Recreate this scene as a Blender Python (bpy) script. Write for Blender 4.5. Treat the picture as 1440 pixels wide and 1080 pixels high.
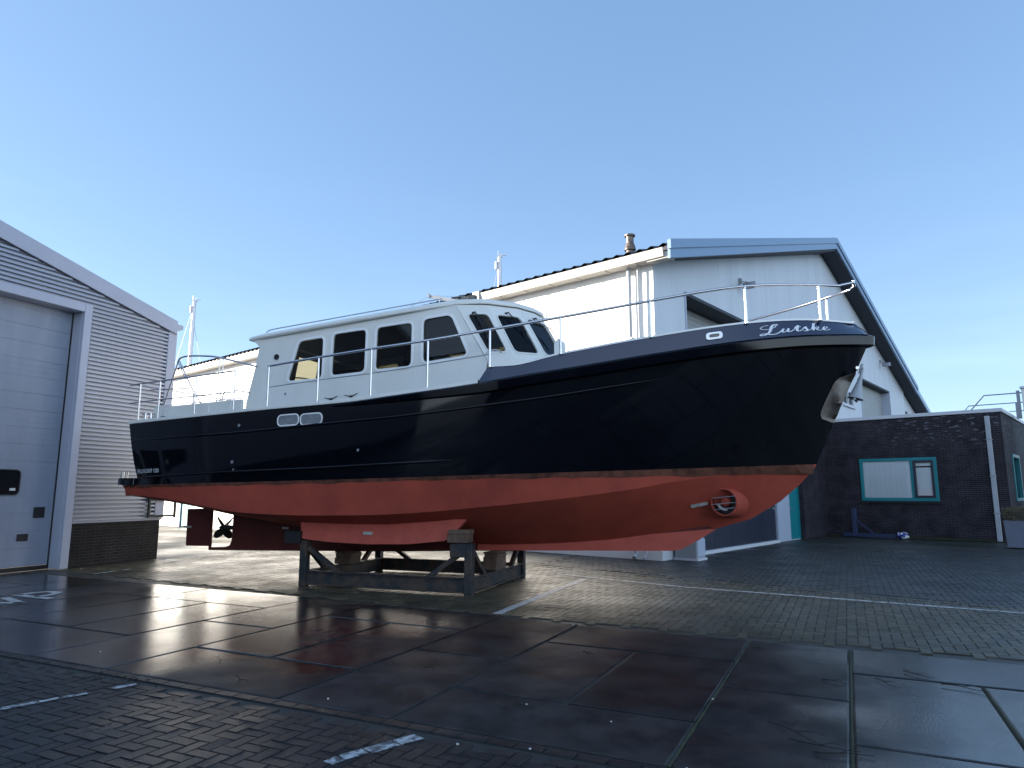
import bpy, bmesh, math, random
import numpy as np
from math import sin, cos, pi, radians, sqrt, atan2
from mathutils import Vector, Matrix, noise
from mathutils.geometry import tessellate_polygon
random.seed(7)
S = bpy.context.scene
for o in list(bpy.data.objects): bpy.data.objects.remove(o)
COL = S.collection

# ---------------------------------------------------------------- camera, sky, sun, exposure
cam = bpy.data.cameras.new("camera"); cam.sensor_width = 36; cam.lens = 24; cam.clip_start = .05; cam.clip_end = 3000
co = bpy.data.objects.new("camera", cam); COL.objects.link(co)
co.location = (0, 0, 1.6); co.rotation_euler = (radians(99.0), 0, 0); S.camera = co
S.render.resolution_x = 1024; S.render.resolution_y = 768
SUN = Vector((-.985, .17, 0)).normalized(); EL = radians(12.5)
w = bpy.data.worlds.new("World"); S.world = w; w.use_nodes = True
nt = w.node_tree; bg = nt.nodes['Background']
sky = nt.nodes.new('ShaderNodeTexSky'); sky.sky_type = 'NISHITA'; sky.sun_disc = False
sky.sun_elevation = EL; sky.sun_rotation = atan2(SUN.x, SUN.y); sky.air_density = 1.0; sky.dust_density = .8; sky.ozone_density = 1.6
vm = nt.nodes.new('ShaderNodeVectorMath'); vm.operation = 'MULTIPLY'; vm.inputs[1].default_value = (.52, .75, 1.07)
gm = nt.nodes.new('ShaderNodeGamma'); gm.inputs[1].default_value = .43; nt.links.new(sky.outputs[0], gm.inputs[0])
nt.links.new(gm.outputs[0], vm.inputs[0])
# pale low haze, plus sky glow added behind the viewer to lift shaded sides
def wm(op, a, b=None, cl=False):
    q = nt.nodes.new('ShaderNodeMath'); q.operation = op; q.use_clamp = cl
    for i, x in enumerate((a, b)):
        if x is None: continue
        if isinstance(x, (int, float)): q.inputs[i].default_value = x
        else: nt.links.new(x, q.inputs[i])
    return q.outputs[0]
tcw = nt.nodes.new('ShaderNodeTexCoord'); spw = nt.nodes.new('ShaderNodeSeparateXYZ'); nt.links.new(tcw.outputs['Generated'], spw.inputs[0])
up = wm('SUBTRACT', 1, wm('MAXIMUM', spw.outputs['Z'], 0))
away = wm('MAXIMUM', wm('ADD', wm('MULTIPLY', spw.outputs['Y'], -1.0), wm('MULTIPLY', spw.outputs['X'], .35)), 0)
hz = wm('ADD', wm('MULTIPLY', wm('POWER', up, 5), .75), wm('MULTIPLY', wm('MULTIPLY', wm('POWER', up, 1.6), away), 3.2))
cm = nt.nodes.new('ShaderNodeMapping'); cm.inputs['Scale'].default_value = (2.2, 2.2, 13); nt.links.new(tcw.outputs['Generated'], cm.inputs[0])
cn = nt.nodes.new('ShaderNodeTexNoise'); cn.inputs['Scale'].default_value = 1.6; cn.inputs['Detail'].default_value = 5; nt.links.new(cm.outputs[0], cn.inputs['Vector'])
hz = wm('ADD', hz, wm('MULTIPLY', wm('MULTIPLY', wm('SUBTRACT', cn.outputs['Fac'], .5), 1.6, True), wm('POWER', up, 6)))
hc = nt.nodes.new('ShaderNodeVectorMath'); hc.operation = 'SCALE'; hc.inputs[0].default_value = (.86, .96, 1.08); nt.links.new(hz, hc.inputs['Scale'])
ad = nt.nodes.new('ShaderNodeVectorMath'); ad.operation = 'ADD'; nt.links.new(vm.outputs[0], ad.inputs[0]); nt.links.new(hc.outputs[0], ad.inputs[1])
nt.links.new(ad.outputs[0], bg.inputs[0]); bg.inputs[1].default_value = .15
sl = bpy.data.lights.new("sun", 'SUN'); sl.energy = 5.0; sl.angle = radians(.5); sl.color = (1, .90, .76)
so = bpy.data.objects.new("sun", sl); COL.objects.link(so)
so.rotation_euler = Vector((SUN.x*cos(EL), SUN.y*cos(EL), sin(EL))).to_track_quat('Z', 'Y').to_euler()
so.location = (-40, 10, 30)
S.view_settings.view_transform = 'Standard'; S.view_settings.look = 'None'; S.view_settings.gamma = 1
S.view_settings.use_curve_mapping = False; S.view_settings.exposure = 1.85
S.render.engine = 'CYCLES'; S.cycles.max_bounces = 8

# ---------------------------------------------------------------- materials
def mat(name, col, rough=.5, metal=0, coat=0, var=None, vs=3., bump=0, bs=40., rvar=None, rs=1.5, island=0, spec=.5, stretch=None):
    """col base colour; var = (second colour, contrast) mixed by noise; rvar = (r0, r1) roughness range by noise"""
    m = bpy.data.materials.new(name); m.use_nodes = True; t = m.node_tree; n = t.nodes; l = t.links
    b = n['Principled BSDF']; b.inputs['Base Color'].default_value = (*col, 1); b.inputs['Roughness'].default_value = rough
    b.inputs['Metallic'].default_value = metal; b.inputs['Coat Weight'].default_value = coat; b.inputs['Coat Roughness'].default_value = .03
    b.inputs['Specular IOR Level'].default_value = spec
    tc = n.new('ShaderNodeTexCoord'); src = None
    if var:
        a = n.new('ShaderNodeTexNoise'); a.inputs['Scale'].default_value = vs; a.inputs['Detail'].default_value = 8; a.inputs['Roughness'].default_value = .65
        if stretch:
            mp = n.new('ShaderNodeMapping'); mp.inputs['Scale'].default_value = stretch; l.new(tc.outputs['Object'], mp.inputs[0]); l.new(mp.outputs[0], a.inputs['Vector'])
        else: l.new(tc.outputs['Object'], a.inputs['Vector'])
        r = n.new('ShaderNodeValToRGB'); r.color_ramp.elements[0].position = .5-var[1]; r.color_ramp.elements[1].position = .5+var[1]
        r.color_ramp.elements[0].color = (*col, 1); r.color_ramp.elements[1].color = (*var[0], 1)
        l.new(a.outputs['Fac'], r.inputs['Fac']); src = r.outputs['Color']
    if island:
        g = n.new('ShaderNodeNewGeometry'); mr = n.new('ShaderNodeMapRange'); mr.inputs['To Min'].default_value = 1-island; mr.inputs['To Max'].default_value = 1+island
        l.new(g.outputs['Random Per Island'], mr.inputs['Value'])
        mx = n.new('ShaderNodeMix'); mx.data_type = 'RGBA'; mx.blend_type = 'MULTIPLY'; mx.inputs['Factor'].default_value = 1
        if src: l.new(src, mx.inputs['A'])
        else: mx.inputs['A'].default_value = (*col, 1)
        cb = n.new('ShaderNodeCombineColor'); [l.new(mr.outputs['Result'], cb.inputs[i]) for i in range(3)]
        l.new(cb.outputs[0], mx.inputs['B']); src = mx.outputs['Result']
    if src: l.new(src, b.inputs['Base Color'])
    if rvar:
        a = n.new('ShaderNodeTexNoise'); a.inputs['Scale'].default_value = rs; a.inputs['Detail'].default_value = 6
        l.new(tc.outputs['Object'], a.inputs['Vector'])
        mr = n.new('ShaderNodeMapRange'); mr.inputs['From Min'].default_value = .38; mr.inputs['From Max'].default_value = .62
        mr.inputs['To Min'].default_value = rvar[0]; mr.inputs['To Max'].default_value = rvar[1]
        l.new(a.outputs['Fac'], mr.inputs['Value']); l.new(mr.outputs['Result'], b.inputs['Roughness'])
    if bump:
        a = n.new('ShaderNodeTexNoise'); a.inputs['Scale'].default_value = bs; a.inputs['Detail'].default_value = 4
        l.new(tc.outputs['Object'], a.inputs['Vector'])
        bp = n.new('ShaderNodeBump'); bp.inputs['Strength'].default_value = bump; bp.inputs['Distance'].default_value = .01
        l.new(a.outputs['Fac'], bp.inputs['Height']); l.new(bp.outputs[0], b.inputs['Normal'])
    return m

def wet_zones(m, lo, hi, edge, width, wet=(.05, .24), damp=(.36, .55)):
    # standing water on the left half of the slabs, damp on the rest; edge broken by noise
    t = m.node_tree; n = t.nodes; l = t.links; b = n['Principled BSDF']; rv = b.inputs['Roughness'].links[0].from_socket
    tc = n.new('ShaderNodeTexCoord'); sp = n.new('ShaderNodeSeparateXYZ'); l.new(tc.outputs['Object'], sp.inputs[0])
    nz = n.new('ShaderNodeTexNoise'); nz.inputs['Scale'].default_value = .8; nz.inputs['Detail'].default_value = 5; l.new(tc.outputs['Object'], nz.inputs['Vector'])
    ma = n.new('ShaderNodeMath'); ma.operation = 'MULTIPLY_ADD'; l.new(nz.outputs['Fac'], ma.inputs[0]); ma.inputs[1].default_value = 5.0; l.new(sp.outputs['X'], ma.inputs[2])
    zs = []
    for e_, w_ in ((edge, width), (hi, .9)):
        z = n.new('ShaderNodeMapRange'); z.interpolation_type = 'SMOOTHSTEP'; z.inputs['From Min'].default_value = e_+2.5-w_; z.inputs['From Max'].default_value = e_+2.5+w_; l.new(ma.outputs[0], z.inputs['Value']); zs.append(z)
    zd = n.new('ShaderNodeMath'); zd.operation = 'SUBTRACT'; zd.use_clamp = True; l.new(zs[0].outputs['Result'], zd.inputs[0]); l.new(zs[1].outputs['Result'], zd.inputs[1])
    sr = n.new('ShaderNodeMapRange'); sr.inputs['To Min'].default_value = .50; sr.inputs['To Max'].default_value = .24; l.new(zd.outputs[0], sr.inputs['Value'])
    s2 = n.new('ShaderNodeMath'); s2.operation = 'MULTIPLY_ADD'; l.new(zs[1].outputs['Result'], s2.inputs[0]); s2.inputs[1].default_value = .26; l.new(sr.outputs['Result'], s2.inputs[2]); l.new(s2.outputs[0], b.inputs['Specular IOR Level'])
    def mr(a, c):
        q = n.new('ShaderNodeMapRange'); q.inputs['To Min'].default_value = a; q.inputs['To Max'].default_value = c; l.new(rv, q.inputs['Value']); return q
    A, B = mr(*wet), mr(*damp); mx = n.new('ShaderNodeMix'); l.new(zd.outputs[0], mx.inputs['Factor']); l.new(A.outputs['Result'], mx.inputs['A']); l.new(B.outputs['Result'], mx.inputs['B'])
    l.new(mx.outputs['Result'], b.inputs['Roughness'])

def brickmat(name, c1, c2, mortar, bw=.21, rh=.065, streak=False):
    m = bpy.data.materials.new(name); m.use_nodes = True; t = m.node_tree; n = t.nodes; l = t.links; b = n['Principled BSDF']
    tc = n.new('ShaderNodeTexCoord'); sp = n.new('ShaderNodeSeparateXYZ'); cb = n.new('ShaderNodeCombineXYZ'); l.new(tc.outputs['Object'], sp.inputs[0])
    ad = n.new('ShaderNodeMath'); ad.operation = 'ADD'; l.new(sp.outputs['X'], ad.inputs[0]); l.new(sp.outputs['Y'], ad.inputs[1])
    l.new(ad.outputs[0], cb.inputs['X']); l.new(sp.outputs['Z'], cb.inputs['Y'])
    k = n.new('ShaderNodeTexBrick'); k.inputs['Scale'].default_value = 1; k.inputs['Brick Width'].default_value = bw; k.inputs['Row Height'].default_value = rh
    k.inputs['Mortar Size'].default_value = .007; k.inputs['Color1'].default_value = (*c1, 1); k.inputs['Color2'].default_value = (*c2, 1); k.inputs['Mortar'].default_value = (*mortar, 1)
    k.inputs['Mortar Smooth'].default_value = .3
    l.new(cb.outputs[0], k.inputs['Vector'])
    a = n.new('ShaderNodeTexNoise'); a.inputs['Scale'].default_value = 2.2; a.inputs['Detail'].default_value = 6; l.new(tc.outputs['Object'], a.inputs['Vector'])
    mr = n.new('ShaderNodeMapRange'); mr.inputs['From Min'].default_value = .3; mr.inputs['From Max'].default_value = .7; mr.inputs['To Min'].default_value = .6; mr.inputs['To Max'].default_value = 1.5
    l.new(a.outputs['Fac'], mr.inputs['Value'])
    vm = n.new('ShaderNodeVectorMath'); vm.operation = 'SCALE'; l.new(k.outputs['Color'], vm.inputs[0]); l.new(mr.outputs['Result'], vm.inputs['Scale'])
    src = vm.outputs[0]
    if streak:   # lime bloom on single bricks high on the wall
        def M_(op, a, c):
            q = n.new('ShaderNodeMath'); q.operation = op; q.use_clamp = True
            for i, x in enumerate((a, c)):
                if isinstance(x, (int, float)): q.inputs[i].default_value = x
                else: l.new(x, q.inputs[i])
            return q.outputs[0]
        mp = n.new('ShaderNodeMapping'); mp.inputs['Scale'].default_value = (4.2, 4.2, 15.4); l.new(tc.outputs['Object'], mp.inputs[0])
        wn = n.new('ShaderNodeTexNoise'); wn.inputs['Scale'].default_value = 1.0; wn.inputs['Detail'].default_value = 1; l.new(mp.outputs[0], wn.inputs['Vector'])
        hi = n.new('ShaderNodeMapRange'); hi.inputs['From Min'].default_value = 2.9; hi.inputs['From Max'].default_value = 3.7; l.new(sp.outputs['Z'], hi.inputs['Value'])
        rt = n.new('ShaderNodeMapRange'); rt.inputs['From Min'].default_value = 2.0; rt.inputs['From Max'].default_value = 4.6; l.new(sp.outputs['X'], rt.inputs['Value'])
        th_ = n.new('ShaderNodeMapRange'); th_.inputs['From Min'].default_value = .60; th_.inputs['From Max'].default_value = .68; l.new(wn.outputs['Fac'], th_.inputs['Value'])
        nk = M_('SUBTRACT', 1.0, k.outputs['Fac']); fac = M_('MULTIPLY', M_('MULTIPLY', hi.outputs['Result'], rt.outputs['Result']), M_('MULTIPLY', th_.outputs['Result'], nk))
        mx = n.new('ShaderNodeMix'); mx.data_type = 'RGBA'; l.new(M_('MULTIPLY', fac, .8), mx.inputs['Factor']); l.new(src, mx.inputs['A']); mx.inputs['B'].default_value = (.20, .20, .24, 1); src = mx.outputs['Result']
    l.new(src, b.inputs['Base Color']); b.inputs['Roughness'].default_value = .7; b.inputs['Specular IOR Level'].default_value = .22
    bp = n.new('ShaderNodeBump'); bp.invert = True; bp.inputs['Strength'].default_value = .8; bp.inputs['Distance'].default_value = .006
    l.new(k.outputs['Fac'], bp.inputs['Height']); l.new(bp.outputs[0], b.inputs['Normal'])
    return m

def glassmat(name, tint, gl=.03, base=.12, gc=(.9, .95, 1)):
    m = bpy.data.materials.new(name); m.use_nodes = True; t = m.node_tree; n = t.nodes; l = t.links
    for x in list(n): n.remove(x)
    out = n.new('ShaderNodeOutputMaterial'); tr = n.new('ShaderNodeBsdfTransparent'); tr.inputs[0].default_value = (*tint, 1)
    g = n.new('ShaderNodeBsdfGlossy'); g.inputs['Roughness'].default_value = gl; g.inputs[0].default_value = (*gc, 1)
    fr = n.new('ShaderNodeFresnel'); fr.inputs[0].default_value = 1.5; ad = n.new('ShaderNodeMath'); ad.operation = 'ADD'; ad.inputs[1].default_value = base-.04; ad.use_clamp = True
    l.new(fr.outputs[0], ad.inputs[0]); mx = n.new('ShaderNodeMixShader'); l.new(ad.outputs[0], mx.inputs[0]); l.new(tr.outputs[0], mx.inputs[1]); l.new(g.outputs[0], mx.inputs[2]); l.new(mx.outputs[0], out.inputs[0])
    return m

M = dict(
 hull=mat('navy_gloss', (.002, .003, .006), .06, spec=.35, coat=.0, rvar=(.04, .09), rs=1.2),
 hullblue=mat('navy_bulwark', (.006, .014, .05), .12, coat=.6),
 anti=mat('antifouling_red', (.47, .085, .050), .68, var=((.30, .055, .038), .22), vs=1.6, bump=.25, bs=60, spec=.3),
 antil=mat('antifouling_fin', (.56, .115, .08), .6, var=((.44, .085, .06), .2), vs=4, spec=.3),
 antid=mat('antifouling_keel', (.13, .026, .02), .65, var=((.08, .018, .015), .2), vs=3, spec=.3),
 boot=mat('waterline_dirt', (.17, .065, .042), .75, var=((.07, .03, .02), .12), vs=5, spec=.2),
 white=mat('cabin_white', (.80, .79, .74), .3, coat=.2, var=((.74, .73, .67), .2), vs=2.4, stretch=(1, 1, .3)),
 rim=mat('window_rim', (.90, .89, .87), .3),
 steel=mat('stainless', (.62, .60, .60), .18, metal=1),
 chrome=mat('bright_steel', (.8, .78, .75), .2, metal=.7),
 plate=mat('anchor_plate', (.27, .24, .21), .55, metal=.5, var=((.17, .145, .125), .2), vs=7),
 galv=mat('galvanised', (.36, .38, .41), .55, metal=.3, var=((.28, .30, .33), .2), vs=8),
 rubber=mat('black_rubber', (.012, .012, .014), .6),
 teal_box=mat('dark_teal_plastic', (.004, .016, .022), .5),
 glass=glassmat('cabin_glass', (.42, .42, .36), base=.04, gc=(.5, .53, .58)),
 wglass=glassmat('clear_glass', (.98, .99, .99), base=.05),
 interior=mat('cabin_interior', (.05, .032, .024), .6, var=((.05, .035, .028), .2), vs=3),
 deck=mat('deck_paint', (.35, .38, .42), .7),
 bronze=mat('propeller_bronze', (.035, .04, .036), .45, metal=.4),
 zinc=mat('zinc_anode', (.55, .55, .52), .6, var=((.35, .34, .32), .15), vs=20),
 letter=mat('letter_white', (.78, .80, .84), .35),
 cradle=mat('cradle_steel', (.017, .025, .032), .55, var=((.075, .052, .038), .10), vs=5, bump=.2, bs=50, spec=.4),
 wood=mat('weathered_timber', (.16, .10, .065), .8, var=((.08, .05, .035), .15), vs=7, bump=.4, bs=30),
 alu=mat('cladding_silver', (.32, .345, .41), .42, metal=.35, var=((.29, .32, .39), .2), vs=.6),
 alutrim=mat('trim_silver', (.40, .42, .50), .45, var=((.36, .38, .46), .2), vs=1),
 door=mat('door_panels', (.27, .30, .37), .5, var=((.20, .23, .29), .22), vs=2.2, stretch=(1, 1, .25), bump=.1, bs=90),
 gable=mat('gable_cladding', (.68, .71, .73), .5, var=((.57, .60, .63), .22), vs=1.3, stretch=(1, 1, .10)),
 wallw=mat('side_wall_white', (.90, .89, .87), .6, var=((.78, .76, .72), .25), vs=.5),
 barge=mat('barge_metal', (.22, .31, .42), .35, metal=.3),
 soffit=mat('soffit_dark', (.022, .026, .038), .6),
 tile=mat('roof_sheet_dark', (.055, .05, .055), .6, var=((.035, .032, .035), .2), vs=4),
 gutter=mat('gutter_beige', (.50, .48, .44), .45, var=((.40, .38, .35), .2), vs=3),
 pipe=mat('downpipe_grey', (.46, .48, .52), .5, var=((.34, .36, .38), .2), vs=4, stretch=(1, 1, .3)),
 flue=mat('flue_metal', (.05, .05, .05), .45, metal=.5, var=((.2, .15, .12), .12), vs=6),
 roller=mat('roller_slats', (.34, .35, .34), .5),
 navyp=mat('door_dark_panel', (.018, .024, .042), .35, var=((.03, .036, .055), .2), vs=1.2),
 greyp=mat('door_side_panel', (.42, .47, .56), .5),
 tealp=mat('teal_paint', (.008, .21, .235), .4),
 coping=mat('roof_edging', (.62, .63, .66), .5),
 blind=mat('window_blind', (.95, .97, .98), .6),
 brick1=brickmat('plinth_brick', (.014, .012, .014), (.008, .008, .010), (.036, .034, .032)),
 brick2=brickmat('office_brick', (.030, .024, .031), (.017, .016, .022), (.062, .058, .066), streak=True),
 asphalt=mat('asphalt', (.046, .045, .038), .6, var=((.034, .035, .029), .15), vs=.7, bump=.9, bs=130, rvar=(.32, .6), rs=.5),
 slab=mat('wet_concrete', (.012, .011, .011), .3, var=((.036, .032, .030), .10), vs=2.6, bump=.16, bs=60, rvar=(.0, 1.0), rs=.75, island=.35, spec=.55),
 paver=mat('paver_bricks', (.084, .071, .042), .5, var=((.052, .048, .032), .18), vs=1.1, bump=.5, bs=90, island=.35, spec=.36, rvar=(.3, .5), rs=.8),
 paverd=mat('paver_bricks_dark', (.020, .018, .018), .5, var=((.011, .011, .012), .18), vs=1.1, bump=.6, bs=90, island=.4, spec=.30, rvar=(.24, .45), rs=.8),
 paverf=mat('paver_bricks_far', (.034, .034, .034), .5, var=((.024, .026, .024), .18), vs=.8, bump=.5, bs=90, island=.4, rvar=(.35, .55), rs=.8, spec=.4),
 paint=mat('road_paint', (.58, .59, .59), .55, var=((.34, .34, .33), .12), vs=9),
 paintw=mat('worn_road_paint', (.52, .53, .53), .55, var=((.08, .08, .08), .08), vs=16),
 moss=mat('joint_moss', (.040, .050, .018), .9, var=((.03, .028, .02), .15), vs=12, bump=.8, bs=60),
 twig=mat('twig_bark', (.018, .013, .010), .8),
 pebble=mat('pebble_white', (.6, .6, .57), .6),
 bluesteel=mat('blue_steel', (.03, .042, .10), .45),
 hedge=mat('hedge_leaf', (.060, .062, .022), .6, var=((.10, .06, .03), .15), vs=6),
 planter=mat('planter_grey', (.16, .18, .24), .6, var=((.13, .15, .2), .2), vs=3),
 cabinet=mat('cabinet_grey', (.33, .35, .36), .5),
 mast=mat('mast_alu', (.62, .60, .60), .35, metal=.4),
 hall=mat('hall_dark_cladding', (.025, .024, .024), .7),
 halldoor=mat('hall_pale_door', (.12, .11, .10), .6),
 darkpane=mat('dark_pane', (.01, .011, .014), .12))

wet_zones(M['slab'], 0, -.1, -5.0, .9)

# ---------------------------------------------------------------- mesh helpers
class MB:
    def __init__(s): s.v = []; s.f = []
    def add(s, vs, fs):
        k = len(s.v); s.v += [tuple(v) for v in vs]; s.f += [tuple(i+k for i in f) for f in fs]; return s
    def box(s, x0, x1, y0, y1, z0, z1, f=None):
        vs = [(x, y, z) for z in (z0, z1) for y in (y0, y1) for x in (x0, x1)]
        if f: vs = [f(*v) for v in vs]
        return s.add(vs, [(0, 2, 3, 1), (4, 5, 7, 6), (0, 1, 5, 4), (2, 6, 7, 3), (0, 4, 6, 2), (1, 3, 7, 5)])
    def beam(s, a, b, w, h=None, up=(0, 0, 1)):
        a = Vector(a); b = Vector(b); h = h or w; d = (b-a).normalized(); u = Vector(up)
        if abs(d.dot(u)) > .95: u = Vector((0, 1, 0))
        r = d.cross(u).normalized()*w/2; u = r.cross(d).normalized()*h/2
        vs = [p+i*r+j*u for p in (a, b) for i, j in ((-1, -1), (1, -1), (1, 1), (-1, 1))]
        return s.add(vs, [(0, 3, 2, 1), (4, 5, 6, 7), (0, 1, 5, 4), (1, 2, 6, 5), (2, 3, 7, 6), (3, 0, 4, 7)])
    def tube(s, pts, r, n=8, cap=True):
        P = [Vector(p) for p in pts]; rr = r if isinstance(r, (list, tuple)) else [r]*len(P); k = len(s.v); pr = None
        for i, p in enumerate(P):
            d = (P[min(i+1, len(P)-1)]-P[max(i-1, 0)]).normalized()
            if pr is None:
                u = Vector((0, 0, 1)) if abs(d.z) < .9 else Vector((1, 0, 0)); x = d.cross(u).normalized()
            else: x = (pr-d*pr.dot(d)).normalized()
            pr = x; y = d.cross(x)
            s.v += [tuple(p+rr[i]*(cos(2*pi*j/n)*x+sin(2*pi*j/n)*y)) for j in range(n)]
        for i in range(len(P)-1):
            for j in range(n): s.f.append((k+i*n+j, k+i*n+(j+1) % n, k+(i+1)*n+(j+1) % n, k+(i+1)*n+j))
        if cap: s.f.append(tuple(k+j for j in reversed(range(n)))); s.f.append(tuple(k+(len(P)-1)*n+j for j in range(n)))
        return s
    def grid(s, rows, closed=False):
        k = len(s.v); m = len(rows[0])
        for r in rows: s.v += [tuple(p) for p in r]
        for i in range(len(rows)-1):
            for j in range(m-1+closed):
                s.f.append((k+i*m+j, k+i*m+(j+1) % m, k+(i+1)*m+(j+1) % m, k+(i+1)*m+j))
        return s
    def prism(s, loops, d0, d1, f=lambda a, b, d: (a, d, b)):
        """loops: outer outline then holes, 2-D; extruded from d0 to d1"""
        flat = [p for L in loops for p in L]; tri = tessellate_polygon([[Vector((p[0], p[1], 0)) for p in L] for L in loops])
        k = len(s.v); n = len(flat)
        s.v += [tuple(f(p[0], p[1], d0)) for p in flat]+[tuple(f(p[0], p[1], d1)) for p in flat]
        for t in tri: s.f.append(tuple(k+i for i in t)); s.f.append(tuple(k+n+i for i in reversed(t)))
        o = 0
        for L in loops:
            m = len(L)
            for i in range(m): s.f.append((k+o+i, k+o+(i+1) % m, k+n+o+(i+1) % m, k+n+o+i))
            o += m
        return s
    def build(s, name, m, parent=None, smooth=False, bevel=0, fix=True):
        me = bpy.data.meshes.new(name); me.from_pydata(s.v, [], s.f); me.update()
        if fix:
            bm = bmesh.new(); bm.from_mesh(me); bmesh.ops.recalc_face_normals(bm, faces=bm.faces)
            if bevel: 
                bmesh.ops.bevel(bm, geom=[e for e in bm.edges if len(e.link_faces) == 2 and e.calc_face_angle(0) > .6], offset=bevel, segments=1, affect='EDGES', clamp_overlap=True)
            bm.to_mesh(me); bm.free()
        if smooth:
            me.polygons.foreach_set('use_smooth', [True]*len(me.polygons))
            if smooth != 1: me.set_sharp_from_angle(angle=radians(smooth))
        me.materials.append(M[m] if isinstance(m, str) else m)
        o = bpy.data.objects.new(name, me); COL.objects.link(o); o.parent = parent
        return o
def bld(fn, name, m, parent=None, **k):
    b = MB(); fn(b); return b.build(name, m, parent, **k)
def each(name, m, parent, fns, **k):
    for f in fns: bld(f, name, m, parent, **k)
def bx(*a): return lambda b: b.box(*a)
def thing(name, label, cat, loc=(0, 0, 0), rz=0, group=None):
    o = bpy.data.objects.new(name, None); COL.objects.link(o); o.location = loc; o.rotation_euler = (0, 0, rz); o.empty_display_size = .3
    return tag(o, label, cat, group)
def tag(o, label, cat, group=None):
    o['label'] = label; o['category'] = cat
    if group: o['group'] = group
    return o
def struct(o, kind='structure'): o['kind'] = kind; return o
def rp(pts, r, n=5):
    """polygon with rounded corners"""
    out = []; m = len(pts)
    for i in range(m):
        p = Vector(pts[i]); a = Vector(pts[i-1]); b = Vector(pts[(i+1) % m]); da = (a-p); db = (b-p)
        q = min(r, da.length*.45, db.length*.45); A = p+da.normalized()*q; B = p+db.normalized()*q
        for k in range(n+1):
            t = k/n; c = A*(1-t)**2+2*p*t*(1-t)+B*t*t; out.append((c.x, c.y))
    return out
def grow(pts, d):
    c = Vector((sum(p[0] for p in pts)/len(pts), sum(p[1] for p in pts)/len(pts))); m = len(pts); out = []
    for i in range(m):
        a = Vector(pts[i-1]); b = Vector(pts[(i+1) % m]); t = (b-a)
        n = Vector((t.y, -t.x)).normalized() if t.length > 1e-9 else Vector((0, 0)); p = Vector(pts[i])
        if n.dot(p-c) < 0: n = -n
        out.append(tuple(p+n*d))
    return out
def rect(x0, x1, z0, z1): return [(x0, z0), (x1, z0), (x1, z1), (x0, z1)]

def pchip(X, Y):
    X = list(X); Y = list(Y); n = len(X); h = [X[i+1]-X[i] for i in range(n-1)]; d = [(Y[i+1]-Y[i])/h[i] for i in range(n-1)]
    m = [0]*n; m[0] = d[0]; m[-1] = d[-1]
    for i in range(1, n-1):
        if d[i-1]*d[i] > 0:
            w1 = 2*h[i]+h[i-1]; w2 = h[i]+2*h[i-1]; m[i] = (w1+w2)/(w1/d[i-1]+w2/d[i])
    def f(x):
        x = min(max(x, X[0]), X[-1]); i = 0
        while i < n-2 and x > X[i+1]: i += 1
        t = (x-X[i])/h[i]
        return Y[i]*(2*t**3-3*t*t+1)+m[i]*h[i]*(t**3-2*t*t+t)+Y[i+1]*(-2*t**3+3*t*t)+m[i+1]*h[i]*(t**3-t*t)
    return f
def catmull(P, k=6):
    P = [Vector(p) for p in P]; Q = [P[0]]+P+[P[-1]]; out = []
    for i in range(1, len(Q)-2):
        for j in range(k):
            t = j/k; a, b, c, d = Q[i-1], Q[i], Q[i+1], Q[i+2]
            out.append(.5*((2*b)+(c-a)*t+(2*a-5*b+4*c-d)*t*t+(3*b-a-3*c+d)*t**3))
    out.append(P[-1]); return out

# ---------------------------------------------------------------- ground, slabs and pavers (yard frame: x along the slab rows, y away)
YR = atan2(-.436, .9)
g = MB(); g.add([(-900, -900, -.012), (900, -900, -.012), (900, 1500, -.012), (-900, 1500, -.012)], [(0, 1, 2, 3)])
struct(g.build('ground', 'asphalt', fix=False))

def yard(o): o.rotation_euler = (0, 0, YR); return o
# concrete slabs: columns repeat as one single + one double
V0, V1 = 4.3, 8.25
slabs = []
cols = []
u = -1.06
def single(u0, u1, vs):
    for a, b in zip(vs[:-1], vs[1:]): slabs.append((u0, u1, a, b))
edges = {}
SL = [(-15.0, -12.9, 'd'), (-12.9, -11.85, 's'), (-11.85, -9.75, 'd'), (-9.75, -8.55, 'q'), (-8.55, -7.42, 'q2'), (-7.42, -6.25, 's'), (-6.25, -4.13, 'd'), (-4.13, -3.05, 's'), (-3.05, -1.06, 'd'), (-1.06, -.08, 's'),
      (-.08, 1.9, 'd'), (1.9, 2.9, 's'), (2.9, 4.9, 'd'), (4.9, 5.9, 's'), (5.9, 7.9, 'd'), (7.9, 8.9, 's'), (8.9, 10.9, 'd')]
for u0, u1, k in SL:
    e = .0 if u1 > -4 else (.02 if u1 > -6 else .1)
    t = 0 if u0 > -3.5 else min(1, (-3.5-u0)/5)
    a, b, c, d = 4.3, 5.18+.2*t, 7.12+.3*t, 8.16+.32*t; mid = 6.18+.25*t
    if k == 's': single(u0, u1, [a, mid, d])
    elif k == 'd':
        um = (u0+u1)/2; slabs.append((u0, u1, a, b)); slabs.append((u0, um, b, c)); slabs.append((um, u1, b, c)); slabs.append((u0, u1, c, d))
    elif k == 'q': slabs += [(u0, u1, b, c)]; slabs.append((-9.75, -7.42, a, b)); slabs.append((-9.75, -7.42, c, d))
    elif k == 'q2': slabs.append((u0, u1, b, c))
b = MB()
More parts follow.
